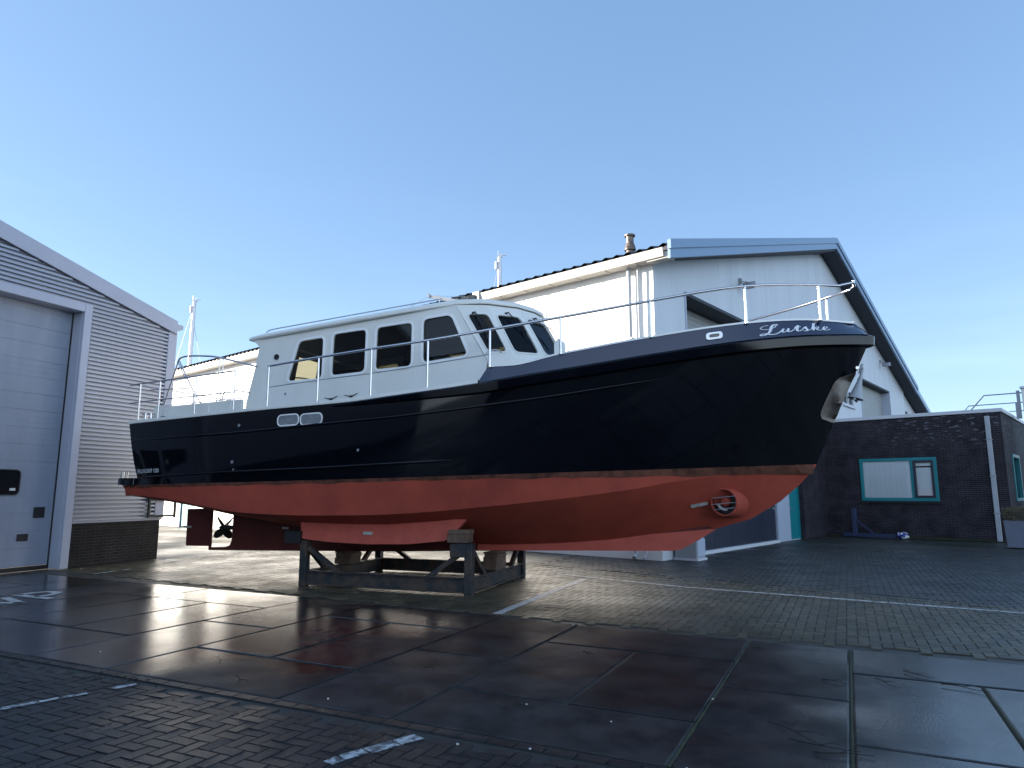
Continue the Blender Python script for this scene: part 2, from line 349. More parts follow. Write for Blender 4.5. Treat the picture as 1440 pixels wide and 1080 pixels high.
for (u0, u1, v0, v1) in slabs:
    g_ = .016; n = 6; z = random.uniform(-.0015, .0015); tx = random.uniform(-.0012, .0012); ty = random.uniform(-.0012, .0012)
    # slightly rounded, slightly uneven plate with a worn edge
    nx = max(2, int((u1-u0)/.17)); top = []
    def pt(u, v, inset, dz): return (u, v, z+dz+tx*(u-u0)+ty*(v-v0))
    o = rect(u0+g_, u1-g_, v0+g_, v1-g_); i_ = rect(u0+g_+.012, u1-g_-.012, v0+g_+.012, v1-g_-.012)
    k = len(b.v)
    for (x, y) in o: b.v.append((x, y, -.03))
    for (x, y) in o: b.v.append((x+random.uniform(-.003, .003), y+random.uniform(-.003, .003), z-.006))
    for (x, y) in i_: b.v.append((x, y, z+tx*(x-u0)+ty*(y-v0)))
    for r in (0, 4):
        for q in range(4): b.f.append((k+r+q, k+r+(q+1) % 4, k+r+4+(q+1) % 4, k+r+4+q))
    b.f.append((k+8, k+9, k+10, k+11))
struct(yard(b.build('slab_paving', 'slab')))
# mossy joints between the slabs
b = MB()
for uu in (-1.06, -.08, 1.9, 2.9, 4.9):
    rows = []
    for i in range(60):
        v = V0+(8.12-V0)*i/59; wd = .010+.010*noise.noise((uu*9, v*5, 1)); rows.append([(uu-wd-.003, v, -.006), (uu, v, .003+.004*noise.noise((uu, v*14, 5))), (uu+wd+.003, v, -.006)])
    b.grid(rows)
for (u0, v0, u1, v1) in ((.9, 5.2, .93, 7.1),):
    rows = []
    for i in range(40):
        v = v0+(v1-v0)*i/39; wd = .012+.01*noise.noise((3, v*5, 1)); rows.append([(.91-wd, v, -.006), (.91, v, .003), (.91+wd, v, -.006)])
    b.grid(rows)
struct(yard(b.build('joint_moss', 'moss')), 'stuff')

def herring(umin, umax, vmin, vmax, w, ok, z=0.0, name='brick_paving', m='paver'):
    b = MB(); g_ = .0028; ch = .004; n = 0
    i0, i1 = int(umin/w)-1, int(umax/w)+1; j0, j1 = int(vmin/w)-1, int(vmax/w)+1
    for i in range(i0, i1):
        for j in range(j0, j1):
            c = (i-j) % 4
            if c == 0: r = (i*w, (i+2)*w, j*w, (j+1)*w)
            elif c == 3: r = (i*w, (i+1)*w, j*w, (j+2)*w)
            else: continue
            if r[0] < umin or r[1] > umax or r[2] < vmin or r[3] > vmax: continue
            if not ok((r[0]+r[1])/2, (r[2]+r[3])/2): continue
            dz = z+random.uniform(-.0016, .0016)+.004*noise.noise((r[0]*.9, r[2]*.9, 3)); sx = random.uniform(-.0016, .0016); sy = random.uniform(-.0016, .0016)
            o = rect(r[0]+g_, r[1]-g_, r[2]+g_, r[3]-g_); q = rect(r[0]+g_+ch, r[1]-g_-ch, r[2]+g_+ch, r[3]-g_-ch); k = len(b.v)
            b.v += [(x, y, dz-.011) for x, y in o]+[(x, y, dz+(sx if t in (0, 3) else -sx)+(sy if t < 2 else -sy)) for t, (x, y) in enumerate(q)]
            for t in range(4): b.f.append((k+t, k+(t+1) % 4, k+4+(t+1) % 4, k+4+t))
            b.f.append((k+4, k+5, k+6, k+7)); n += 1
    return struct(yard(b.build(name, m, fix=False)))
herring(-15.0, 0.2, 1.0, 4.17, .103, lambda u, v: True, name='front_brick_paving', m='paverd')
aline = lambda u: 12.5-.27*(u+.09)
vback = lambda u: 8.27 if u > -4 else (8.27+(-4-u)*.06)
herring(-14.9, 10.5, 8.1, 15.6, .112, lambda u, v: v > vback(u)+.1 and v < min(aline(u)-.1, 15.4), name='rear_brick_paving', m='paver')
herring(-6.4, 15, 11.2, 23.5, .112, lambda u, v: v > aline(u)+.16, name='far_brick_paving', m='paverf', z=-.001)
# a course of edging bricks along the slabs and along the asphalt
b = MB()
uu = -15.0
while uu < .2:
    k = len(b.v); o = rect(uu+.003, uu+.203, 4.185, 4.287); q = rect(uu+.008, uu+.198, 4.19, 4.282)
    b.v += [(x, y, -.011) for x, y in o]+[(x, y, .001) for x, y in q]
    for t in range(4): b.f.append((k+t, k+(t+1) % 4, k+4+(t+1) % 4, k+4+t))
    b.f.append((k+4, k+5, k+6, k+7)); uu += .206
struct(yard(b.build('front_edging_bricks', 'paverd', fix=False)))
b = MB()
uu = -6.5
while uu < 10.3:
    r1 = lambda x: aline(x); k = len(b.v)
    for zz, i in ((-.011, 0), (.001, .005)):
        b.v += [(uu+.003+i, r1(uu)-.1+i, zz), (uu+.1-i, r1(uu+.1)-.1+i, zz), (uu+.1-i, r1(uu+.1)+.1-i, zz), (uu+.003+i, r1(uu)+.1-i, zz)]
    for t in range(4): b.f.append((k+t, k+(t+1) % 4, k+4+(t+1) % 4, k+4+t))
    b.f.append((k+4, k+5, k+6, k+7)); uu += .105
struct(yard(b.build('edging_bricks', 'paver', fix=False)))

# painted markings, each broken by the brick joints
def stripe(name, pts, wd, z=.0035, gap=.2, keep=.86, m='paint'):
    b = MB()
    for (u0, v0), (u1, v1) in zip(pts[:-1], pts[1:]):
        L = sqrt((u1-u0)**2+(v1-v0)**2); du, dv = (u1-u0)/L, (v1-v0)/L; s = 0
        while s < L:
            e = min(s+gap*random.uniform(.7, 1.2), L)
            if random.random() < keep:
                wa = wd/2*random.uniform(.8, 1.1); o = random.uniform(-.006, .006); a = s+.006; c = e-.006
                b.add([(u0+du*a-dv*(wa+o), v0+dv*a+du*(wa+o), z), (u0+du*a+dv*(wa-o), v0+dv*a-du*(wa-o), z), (u0+du*c+dv*(wa-o), v0+dv*c-du*(wa-o), z), (u0+du*c-dv*(wa+o), v0+dv*c+du*(wa+o), z)], [(0, 1, 2, 3)])
            s = e
    return struct(yard(b.build(name, m, fix=False)))
stripe('bay_line_marking', [(-4.3, 8.40), (-4.52, 12.42)], .13, keep=.97)
stripe('yard_edge_marking', [(-5.3, 12.95), (-2.63, 12.12), (2.1, 11.52), (6.5, 10.9)], .10, keep=.97)
stripe('front_bay_marking', [(-5.86, 2.2), (-5.80, 3.21), (-5.5, 4.1)], .07, keep=.9, m='paintw')
stripe('worn_corner_marking', [(-3.0, 2.9), (-2.88, 3.56), (-2.66, 4.09)], .11, keep=.75, m='paintw')
stripe('shed_bay_marking', [(-13.5, 8.9), (-13.68, 9.9)], .09)
stripe('cradle_bay_marking', [(-10.9, 11.2), (-8.2, 10.9)], .09, keep=.6)
# two painted letters by the shed door, N and P, lying on the slabs (read from the door side)
def ground_letter(name, strokes, origin, ex, ey, wd):
    b = MB()
    for st in strokes:
        P = catmull([(*p, 0) for p in st], 4) if len(st) > 2 else [Vector((*p, 0)) for p in st]
        rows = []
        for i, p in enumerate(P):
            d = (P[min(i+1, len(P)-1)]-P[max(i-1, 0)]).normalized(); n_ = Vector((-d.y, d.x, 0))*wd/2
            r = []
            for q in (p+n_, p-n_): r.append((origin[0]+ex[0]*q.x+ey[0]*q.y, origin[1]+ex[1]*q.x+ey[1]*q.y, .0045))
            rows.append(r)
        b.grid(rows)
    return struct(yard(b.build(name, 'paint', fix=False)))
ground_letter('painted_letter', [[(0, 0), (0, .93)], [(0, .86), (.22, .88), (.42, .78), (.42, .55), (.22, .42), (0, .42)]], (-10.98, 6.62), (0, 1), (-1, 0), .14)
ground_letter('painted_letter', [[(0, .78), (.36, 0)], [(.36, 0), (.56, .78)]], (-10.97, 5.82), (0, 1), (-1, 0), .13)
# twigs and pebbles on the slabs
b3 = [(-0.62, 5.35, .55, .1), (-.45, 5.05, .42, .6), (-.3, 4.9, .35, .9), (-.3, 6.75, .22, .2), (.35, 7.35, .3, 0), (.6, 7.0, .35, .35), (-1.0, 7.85, .3, -.4), (.1, 6.95, .28, -.2), (-2.35, 4.95, .2, .5), (-4.9, 4.6, .3, .1), (-5.6, 5.0, .3, .2), (-5.45, 6.1, .18, -.3), (-2.5, 6.8, .16, .2), (1.2, 6.2, .3, .1), (-3.6, 5.6, .15, .4)]
for (u, v, L, a) in b3:
    a -= .75; pts = [Vector((t*L, .06*L*sin(t*5+u*9), .012+.010*abs(sin(t*4+u)))) for t in [i/7 for i in range(8)]]
    b = MB(); b.tube(pts, [.0045*(1-.6*i/7) for i in range(8)], 5); q = pts[3]
    b.tube([q, q+Vector((.2*L, .13*L, .012)), q+Vector((.3*L, .22*L, -.004))], [.003, .002, .0012], 4)
    o = b.build('twig', 'twig'); o.rotation_euler = (0, 0, YR+a); o.location = (.9*u+.436*v, -.436*u+.9*v, 0)
    tag(o, 'thin dark twig lying on the wet concrete slabs', 'twig', 'twigs scattered over the slabs')
for (u, v) in ((-2.3, 5.0), (-1.05, 5.75), (-1.9, 4.18), (-3.75, 4.45), (-2.35, 4.05), (-.95, 4.3), (-3.1, 8.1), (-6.9, 4.7), (-1.6, 4.9)):
    b = MB(); r = random.uniform(.007, .011); k = []
    for i in range(5):
        th = pi*i/4; k.append([(r*sin(th)*cos(2*pi*j/7)*(1+.3*sin(j*3)), r*sin(th)*sin(2*pi*j/7), r*.6*(1-cos(th))) for j in range(7)])
    b.grid(k, closed=True); o = b.build('pebble', 'pebble', smooth=True); o.location = (.9*u+.436*v, -.436*u+.9*v, .003)
    tag(o, 'tiny white pebble lying on the dark paving', 'pebble', 'white pebbles on the paving')
# clump of wet leaves in the gutter joint
b = MB()
for i in range(90):
    u = -5.75+random.gauss(0, .22); v = 4.12+random.gauss(0, .045); a = random.uniform(0, 6.3); r = random.uniform(.01, .03); h = random.uniform(.004, .03)
    b.add([(u, v, h), (u+r*cos(a), v+r*sin(a), h+random.uniform(-.005, .015)), (u+r*1.4*cos(a+.7), v+r*1.4*sin(a+.7), h)], [(0, 1, 2)])
struct(yard(b.build('leaf_litter', 'twig', fix=False)), 'stuff')

# ---------------------------------------------------------------- shed at the left (local x along its front, -y outward, corner at the origin)
SH = thing('boatyard_shed', 'silver corrugated shed on a dark brick plinth, large grey sectional door, at the left', 'shed', (-8.64, 17.01, 0), atan2(.923, .385))
W, AP = 30., 15.; zr = lambda s: 5.60+.243*(s if s < AP else W-s)
def shed_wall(b):
    b.prism([[(0, .93), (0, zr(0)), (-AP, zr(AP)), (-W, zr(W)), (-W, .93), (-7.45, .93), (-7.45, 5.6), (-2.3, 5.6), (-2.3, .93)]], .0, .18)
    b.box(-.18, 0, .18, 26, .93, 5.6); b.box(-W, -W+.18, .18, 26, .93, 5.6); b.box(-W, 0, 26, 26.18, 0, 5.6)
bld(shed_wall, 'wall', 'alutrim', SH)
def corr(b):
    p = .093; z = .98
    prof = [(0, -.075), (.44, -.075), (.50, -.002), (.92, -.002), (.95, -.075), (1, -.075)]
    while z < 10:
        segs = []
        # clip to the gable
        zz = z+p*.6; smin = max(0.21, (zz-5.60)/.243+.12); smax = W-smin
        if smin >= AP: break
        if zz < 5.64: segs = [(smin, 2.23), (7.5, smax)]
        else: segs = [(smin, smax)]
        for a, c in segs:
            if c <= a: continue
            b.grid([[(-a, y-.004, z+t*p) for t, y in prof], [(-c, y-.004, z+t*p) for t, y in prof]])
        z += p
bld(corr, 'corrugated_cladding', 'alu', SH, fix=False)
def plinth(b): b.box(-2.23, 0, -.03, .18, 0, .93); b.box(-W, -7.5, -.03, .18, 0, .93); b.box(-.16, .03, .18, 26, 0, .93)
bld(plinth, 'brick_plinth', 'brick1', SH)
bld(lambda b: b.box(-2.23, .04, -.055, -.0, .932, .975), 'sill_flashing', 'alutrim', SH)
bld(lambda b: (b.box(-.2, .05, -.085, -.004, .98, 5.6), b.box(.0, .05, -.004, .25, .98, 5.6)), 'corner_trim', 'alutrim', SH, bevel=.006)
def dframe(b):
    b.box(-2.42, -2.24, -.09, .0, 0, 5.75); b.box(-7.6, -7.42, -.09, .0, 0, 5.75); b.box(-7.42, -2.42, -.09, .0, 5.56, 5.75)
    b.box(-2.42, -2.38, 0, .32, 0, 5.56); b.box(-7.46, -7.42, 0, .32, 0, 5.56); b.box(-7.42, -2.42, 0, .32, 5.56, 5.6)
bld(dframe, 'door_frame', 'alutrim', SH, bevel=.008)
DR = MB()
z = .06; 
def panel(b):
    z = .10
    while z < 5.5:
        z1 = min(z+.355, 5.56); b.box(-7.40, -2.44, .285+random.uniform(-.0015, .0015), .34, z+.006, z1-.006)
        b.box(-7.40, -2.44, .293, .33, z-.006, z+.006)
        for q in (.33, .66): b.box(-7.40, -2.44, .2835, .30, z+(z1-z)*q-.002, z+(z1-z)*q+.002)
        z = z1
dr = bld(panel, 'sectional_door', 'door', SH)
bld(lambda b: (b.box(-7.42, -2.42, .27, .34, .0, .085), b.box(-2.447, -2.42, .27, .34, .085, 5.56)), 'door_seal', 'rubber', dr)
for (a, c) in ((3.2, 4.25), (4.45, 5.5), (5.7, 6.75)):
    L = rp(rect(-c, -a, 1.56, 2.04), .09); wnd = MB(); wnd.prism([grow(L, .02), L], .262, .29); wo = wnd.build('door_window', 'rubber', dr)
    bld(lambda b: b.prism([L], .274, .284), 'window_pane', 'darkpane', wo)
    bld(lambda b: b.prism([rect(-a-.17, -a-.06, 1.63, 1.68)], .268, .2735), 'sticker', 'pebble', wo)
bld(lambda b: b.prism([rp(rect(-2.84, -2.62, 1.07, 1.29), .01)], .262, .29), 'lock_plate', 'rubber', dr)
bld(lambda b: b.prism([rp(rect(-3.12, -2.91, .61, .75), .01)], .262, .29), 'hand_grip', 'rubber', dr)
def fascia(b):
    P = [(.0, 5.56), (.0, 5.90), (-AP, zr(AP)+.30), (-W-.09, 5.90), (-W-.09, 5.56), (-AP, zr(AP)-.05)]
    b.prism([P], -.14, -.09)
bld(fascia, 'fascia', 'alutrim', SH, bevel=.008)
def sroof(b):
    P = [(.0, 5.62), (.0, 5.84), (-AP, zr(AP)+.24), (-W-.06, 5.84), (-W-.06, 5.62), (-AP, zr(AP)+.02)]
    b.prism([P], -.09, 26.3)
bld(sroof, 'roof', 'alutrim', SH)
bld(lambda b: b.prism([[(.02, 5.70), (.02, 5.84), (.22, 5.84), (.22, 5.74), (.16, 5.70)]], -.08, 26), 'gutter', 'alutrim', SH)
# tube frame by the shed corner
GF = thing('steel_guard_frame', 'small black rectangular tube frame fixed beside the shed corner', 'frame', (-8.64, 17.01, 0), atan2(.923, .385))
def gf(b):
    for a, c in (((-.40, -.12, 1.0), (-.40, -.12, 1.49)), ((-.40, -.12, 1.03), (.34, -.12, 1.03)), ((-.40, -.12, 1.42), (.34, -.12, 1.42)), ((.34, -.12, .98), (.34, -.12, 1.49))): b.beam(a, c, .045)
    b.beam((-.3, -.12, 1.42), (-.3, -.02, 1.42), .03); b.beam((-.3, -.12, 1.03), (-.3, -.02, 1.03), .03)
bld(gf, 'tube_frame', 'rubber', GF)

# ---------------------------------------------------------------- big white hall (local x along the gable, y along the sunlit long side)
HB = thing('white_boat_hall', 'large white boat hall with dark soffits, tall grey roller doors and sunlit long side wall', 'hall', (3.54, 16.49, 0), atan2(.764, .645))
GW, GA, EV, AZ, GL = 29.7, 14.85, 7.42, 11.68, 34.
zt = lambda x: EV+(AZ-EV)*(1-abs(x-GA)/GA)
def gw(b):
    b.prism([[(0, 0), (1.7, 0), (1.7, 6.95), (7.8, 6.95), (7.8, .0), (19.8, 0), (19.8, 6.95), (25.9, 6.95), (25.9, 0), (GW, 0), (GW, EV), (GA, AZ), (0, EV)], rect(16.6, 18.4, 5.35, 6.05), rect(8.95, 9.95, 0.02, 2.2)], 0, .25)
bld(gw, 'gable_wall', 'gable', HB)
def seams(b):
    x = 1.0
    while x < GW:
        lo = 7.0 if (1.6 < x < 7.9 or 19.7 < x < 26) else .05
        if not (8.8 < x < 10.1 or 16.5 < x < 18.5): b.box(x-.008, x+.008, -.003, .0, lo, zt(x)-.1)
        x += 1.0
bld(seams, 'cladding_seams', 'gable', HB)
def sw(b):
    b.box(-.004, .25, .25, 23.9, 0, EV); b.box(-.004, .25, 25.1, GL, 0, EV); b.box(-.004, .25, 23.9, 25.1, 2.25, EV); b.box(GW-.25, GW, .25, GL, 0, EV); b.box(0, GW, GL, GL+.25, 0, EV)
    b.box(-.006, .02, .0, .25, 0, EV)
bld(sw, 'side_wall', 'wallw', HB)
def r1(b):
    b.prism([[(-.30, zt(-.3)+.02), (-.30, zt(-.3)+.20), (GA, AZ+.34), (GW+.3, zt(GW+.3)+.20), (GW+.3, zt(GW+.3)+.02), (GA, AZ+.05)]], -.60, GL+.3)
rf = bld(r1, 'roof', 'soffit', HB)
def ribs(b):
    y = -.45
    while y < GL+.2:
        for x0, x1 in ((-.36, GA), (GW+.36, GA)):
            rows = []
            for t, h in ((-.13, .0), (-.1, .055), (-.03, .085), (.05, .05), (.13, .0), (.2, 0.)):
                rows.append([(x0, y+t, zt(x0)+.20+h), (x1, y+t, AZ+.34+h)])
            b.grid(rows)
        y += .33
    b.box(GA-.2, GA+.2, -.6, GL+.3, AZ+.36, AZ+.47)
bld(ribs, 'roof_sheeting', 'tile', rf, fix=False)
def bargef(b):
    for sx in (0, 1):
        f = (lambda a, c, d: (a, d, c)) if not sx else (lambda a, c, d: (GW-a, d, c))
        b.prism([[(-.40, zt(-.4)+.10), (-.40, zt(-.4)+.34), (GA, AZ+.48), (GA, AZ+.24)]], -.72, -.62, f)
        b.prism([[(-.36, zt(-.36)-.14), (-.36, zt(-.36)+.12), (GA, AZ+.26), (GA, AZ+.0)]], -.68, -.60, f)
bld(bargef, 'barge_board', 'barge', rf, bevel=.006)
def soff(b):
    for sx in (0, 1):
        f = (lambda a, c, d: (a, d, c)) if not sx else (lambda a, c, d: (GW-a, d, c))
        b.prism([[(-.02, zt(0)-.10), (-.02, zt(0)+.0), (GA, AZ+.03), (GA, AZ-.08)]], -.60, -.005, f)
bld(soff, 'soffit', 'soffit', rf)
bld(lambda b: b.box(-.34, -.02, -.60, -.02, EV-.20, EV-.04), 'eave_return', 'gutter', rf)
def gut(b):
    P = [(-.06, EV-.16), (-.06, EV+.10), (-.08, EV+.10), (-.08, EV-.14), (-.36, EV-.12), (-.40, EV+.06), (-.43, EV+.06), (-.39, EV-.16)]
    b.prism([P], -.5, 5.6); b.prism([[(p[0]+.02, p[1]-.05) for p in P]], 5.75, GL)
    b.box(-.08, .0, .0, GL, EV-.10, EV+.04)
    for y in np.arange(.3, GL, .9): b.box(-.41, -.06, y-.012, y+.012, EV-.185, EV-.16)
bld(gut, 'gutter', 'gutter', rf, bevel=.004)
bld(lambda b: b.box(-.46, -.04, 5.55, 5.8, EV-.24, EV+.12), 'gutter_joint', 'gutter', rf)
def dp(b, y, r=.055):
    b.tube([(-.13, y, EV-.12), (-.12, y, .14), (-.24, y, .05)], r, 10)
bld(lambda b: dp(b, .62), 'downpipe', 'pipe', HB, smooth=40)
bld(lambda b: dp(b, .36, .022), 'downpipe', 'pipe', HB, smooth=40)
for y, z in ((.62, 1.6), (.62, 4.1), (.62, 6.3)): pass
each('pipe_clamp', 'galv', HB, [bx(-.18, 0, .55, .69, z, z+.04) for z in (1.6, 3.6, 5.4)])
# flue through the roof at the eave
def flue(b):
    z = 7.5; b.tube([(.55, .95, 7.4), (.55, .95, 7.62), (.55, .95, 7.62), (.55, .95, 8.03)], [.17, .12, .105, .105], 16)
    b.tube([(.55, .95, 8.0), (.55, .95, 8.04), (.55, .95, 8.18), (.55, .95, 8.2)], [.155, .155, .115, .10], 16)
    b.tube([(.55, .95, 8.2), (.55, .95, 8.40)], [.10, .10], 16); b.tube([(.55, .95, 8.39), (.55, .95, 8.43)], [.145, .145], 16)
bld(flue, 'flue', 'flue', rf, smooth=40)
def rdoor(x0, x1, low, dd):
    def f(b):
        z = 2.3 if low else .1
        while z < 6.95: b.box(x0+.05, x1-.05, dd-.12, dd-.05, z+.004, min(z+.13, 6.95)); z += .134
        b.box(x0+.05, x1-.05, dd-.105, dd-.03, 0, 6.95)
    d = bld(f, 'roller_door', 'roller', HB)
    each('door_jamb', 'greyp', d, [bx(x0, x0+.06, -.03, dd, 0, 6.95), bx(x1-.06, x1, -.03, dd, 0, 6.95)])
    bld(lambda b: b.box(x0+.06, x1-.06, -.01, dd, 6.86, 6.95), 'lintel_soffit', 'soffit', d)
    return d
d1 = rdoor(1.7, 7.8, True, .75); d2 = rdoor(19.8, 25.9, False, .50)
def lowp(b):
    for i in range(5):
        a = 1.8+i*1.18; b.box(a, a+1.168, .02, .07, .10, 2.3)
lp = bld(lowp, 'lower_door_panels', 'navyp', d1)
bld(lambda b: b.tube([(7.42, -.0, 1.08), (7.42, -.05, 1.08)], .035, 10), 'door_knob', 'chrome', lp)
bld(lambda b: b.box(1.6, 7.78, -.06, .30, .0, .09), 'door_sill', 'coping', d1)
bld(lambda b: b.box(7.81, 8.93, -.03, .0, 0.02, 2.6), 'side_panel', 'greyp', HB)
td = bld(lambda b: b.box(8.97, 9.93, .03, .09, .03, 2.18), 'entrance_door', 'tealp', HB)
bld(lambda b: (b.box(8.93, 8.97, -.02, .12, .02, 2.2), b.box(9.93, 9.97, -.02, .12, .02, 2.2), b.box(8.93, 9.97, -.02, .12, 2.18, 2.22)), 'door_frame', 'tealp', td)
bld(lambda b: (b.tube([(9.07, .03, 1.05), (9.07, -.03, 1.05), (9.2, -.03, 1.05)], .012, 8), b.box(9.04, 9.1, .022, .03, .95, 1.15)), 'door_handle', 'chrome', td, smooth=40)
sd = bld(lambda b: b.box(.03, .07, 23.9, 25.1, .03, 2.25), 'side_entrance_door', 'tealp', HB)
bld(lambda b: (b.box(-.03, .14, 25.02, 25.12, .0, 2.3), b.box(-.03, .14, 23.88, 23.95, .0, 2.3), b.box(-.03, .14, 23.95, 25.02, 2.22, 2.3)), 'door_frame', 'greyp', sd)
gwn = bld(lambda b: b.prism([rect(16.6, 18.4, 5.35, 6.05), rect(16.68, 17.46, 5.43, 5.97), rect(17.54, 18.32, 5.43, 5.97)], -.02, .12), 'gable_window', 'coping', HB)
bld(lambda b: b.box(16.6, 18.4, .06, .08, 5.37, 6.03), 'window_pane', 'teal_box', gwn)
bld(lambda b: b.box(16.55, 18.45, -.09, .0, 5.28, 5.35), 'window_sill', 'coping', gwn)
# outdoor lamps on the gable
for (x, z) in ((5.6, 7.85), (24.2, 8.0)):
    L = bld(lambda b: (b.box(x-.04, x+.04, -.10, 0, z+.22, z+.40), b.tube([(x, -.08, z+.3), (x, -.3, z+.22)], .02, 8)), 'wall_lamp', 'galv', HB)
    def hood(b):
        rows = []
        for i in range(7):
            t = i/6; wd = .15*sqrt(max(.02, 1-(2*t-1)**2)); y = -.12-.40*t; rows.append([(x-wd, y, z+.05), (x-wd*.7, y, z+.17), (x, y, z+.23), (x+wd*.7, y, z+.17), (x+wd, y, z+.05)])
        b.grid(rows, closed=True)
    bld(hood, 'lamp_hood', 'galv', L, smooth=50)
# lean-to hall beyond the white hall
H2 = thing('lean_to_hall', 'pale lower hall sloping away behind the right end of the white boat hall', 'hall', (3.54, 16.49, 0), atan2(.764, .645))
bld(lambda b: b.prism([[(29.75, 0), (41, 0), (41, 4.7), (29.75, 7.85)], rect(30.4, 32.2, 5.3, 6.4)], .3, 20.), 'wall', 'gable', H2)
bld(lambda b: b.prism([[(29.75, 7.9), (41.6, 4.56), (41.6, 4.9), (29.75, 8.25)]], -.3, 20.3), 'roof', 'soffit', H2)
bld(lambda b: b.prism([[(29.75, 8.0), (41.7, 4.62), (41.7, 4.95), (29.75, 8.33)]], -.4, -.31), 'barge_board', 'barge', H2)
bld(lambda b: b.box(30.4, 32.2, .4, .45, 5.3, 6.4), 'window', 'teal_box', H2)
# electrical cabinet by the hall corner
EC = thing('electrical_cabinet', 'low grey electrical cabinet standing at the corner of the white hall', 'cabinet', (3.54, 16.49, 0), atan2(.764, .645))
bld(lambda b: b.box(.50, .98, -.62, -.06, .04, .98), 'housing', 'cabinet', EC, bevel=.01)
bld(lambda b: b.box(.53, .95, -.64, -.62, .10, .94), 'cabinet_door', 'greyp', EC, bevel=.004)
bld(lambda b: b.box(.48, 1.0, -.66, -.04, 0, .05), 'base', 'coping', EC)
bld(lambda b: b.box(.46, 1.02, -.68, -.03, .98, 1.02), 'lid', 'cabinet', EC, bevel=.01)
bld(lambda b: b.box(.88, .91, -.655, -.64, .5, .62), 'cabinet_lock', 'rubber', EC)

# ---------------------------------------------------------------- brick office
BO = thing('brick_office', 'low dark brick office with flat roof and a teal framed window, right side', 'office', (11.18, 26.8, 0), atan2(-.672, .74))
BWD, BH = 6.62, 4.22
win = rect(2.2, 4.66, 1.29, 2.8)
bld(lambda b: (b.prism([rect(0, BWD, 0, BH), win], 0, .25), b.box(BWD-.25, BWD, .25, 1.6, 0, BH), b.box(BWD-.25, BWD, 1.6, 3.4, 0, 1.3), b.box(BWD-.25, BWD, 1.6, 3.4, 2.9, BH), b.box(BWD-.25, BWD, 3.4, 9, 0, BH), b.box(0, .25, .25, 9, 0, BH), b.box(0, BWD, 9, 9.25, 0, BH)), 'wall', 'brick2', BO)
bld(lambda b: b.box(.25, BWD-.25, .25, 9, BH-.3, BH-.02), 'roof', 'soffit', BO)
def hb2bo(x, y, z):
    a_, c_ = atan2(.764, .645), atan2(-.672, .74); X = 3.54+x*cos(a_)-y*sin(a_)-11.18; Y = 16.49+x*sin(a_)+y*cos(a_)-26.8
    return (X*cos(c_)+Y*sin(c_), -X*sin(c_)+Y*cos(c_), z)
bld(lambda b: b.box(9.99, 13.3, -.16, -.02, 0, BH, hb2bo), 'link_wall', 'brick2', BO)
bld(lambda b: b.box(9.97, 13.3, -.19, -.02, BH, BH+.12, hb2bo), 'link_edging', 'coping', BO)
bld(lambda b: (b.box(-.03, BWD+.05, -.05, .28, BH, BH+.12), b.box(BWD-.28, BWD+.05, .28, 9.3, BH, BH+.12), b.box(-.03, .25, .28, 9.3, BH, BH+.12)), 'roof_edging', 'coping', BO, bevel=.006)
fr = bld(lambda b: b.prism([win, rect(2.30, 3.84, 1.40, 2.70), rect(3.93, 4.56, 1.40, 2.70)], -.03, .09), 'window', 'tealp', BO, bevel=.005)
bld(lambda b: b.prism([rect(3.93, 4.56, 1.40, 2.70), rect(4.01, 4.48, 1.48, 2.62)], -.045, .04), 'casement', 'navyp', fr, bevel=.004)
bld(lambda b: b.box(2.25, 4.61, .040, .046, 1.35, 2.75), 'pane', 'wglass', fr)
bld(lambda b: [b.box(2.25+.085*i, 2.25+.085*i+.083, .060+.003*(i % 2), .064+.003*(i % 2), 1.36, 2.74) for i in range(19)], 'blind', 'blind', fr)
bld(lambda b: (b.box(3.95, 4.55, .054, .058, 1.4, 2.45), b.box(3.96, 4.54, .048, .056, 2.50, 2.66)), 'roller_blind', 'blind', fr)
bld(lambda b: b.box(2.12, 4.74, -.07, .0, 1.21, 1.285), 'window_sill', 'rubber', fr)
f2 = bld(lambda b: b.prism([rect(1.6, 3.4, 1.3, 2.9), rect(1.7, 3.3, 1.4, 2.8)], BWD-.09, BWD+.03, lambda a, c, d: (d, a, c)), 'window', 'tealp', BO)
bld(lambda b: b.box(BWD-.07, BWD-.06, 1.65, 3.35, 1.35, 2.85), 'pane', 'wglass', f2)
bld(lambda b: b.box(BWD-.12, BWD-.11, 1.65, 3.35, 1.35, 2.85), 'blind', 'blind', f2)
bld(lambda b: b.box(6.17, 6.31, -.09, -.0, .02, BH-.12), 'downpipe', 'pipe', BO, bevel=.01)
each('pipe_clamp', 'galv', BO, [bx(6.15, 6.33, -.1, 0, z, z+.04) for z in (.9, 2.1, 3.3)])
bld(lambda b: b.box(.05, BWD, -.045, 0, 0, .07), 'footing', 'moss', BO)
# roof terrace railing and the white post at its end
TR = thing('terrace_railing', 'thin grey railing rising on the flat roof of the brick office', 'railing', (11.18, 26.8, BH), atan2(-.672, .74))
for k, (a, h) in enumerate((((5.15, 2.5, .0), .0), )):
    bld(lambda b: (b.tube([(5.1, 2.5, -.05), (5.9, 2.5, .86), (8.0, 2.5, .86)], .022, 8), b.tube([(4.95, 2.5, -.05), (5.4, 2.5, .52), (8.0, 2.5, .52)], .018, 8), b.tube([(6.6, 2.5, .22), (8., 2.5, .22)], .015, 8)), 'rail', 'galv', TR, smooth=40)
bld(lambda b: (b.box(6.86, 6.95, 2.42, 2.56, -.05, .94), b.box(6.8, 6.86, 2.44, 2.54, -.05, .52)), 'post', 'galv', TR)
WP = thing('white_chimney_column', 'tall white column standing beside the terrace railing at the right edge', 'column', (11.18, 26.8, 0), atan2(-.672, .74))
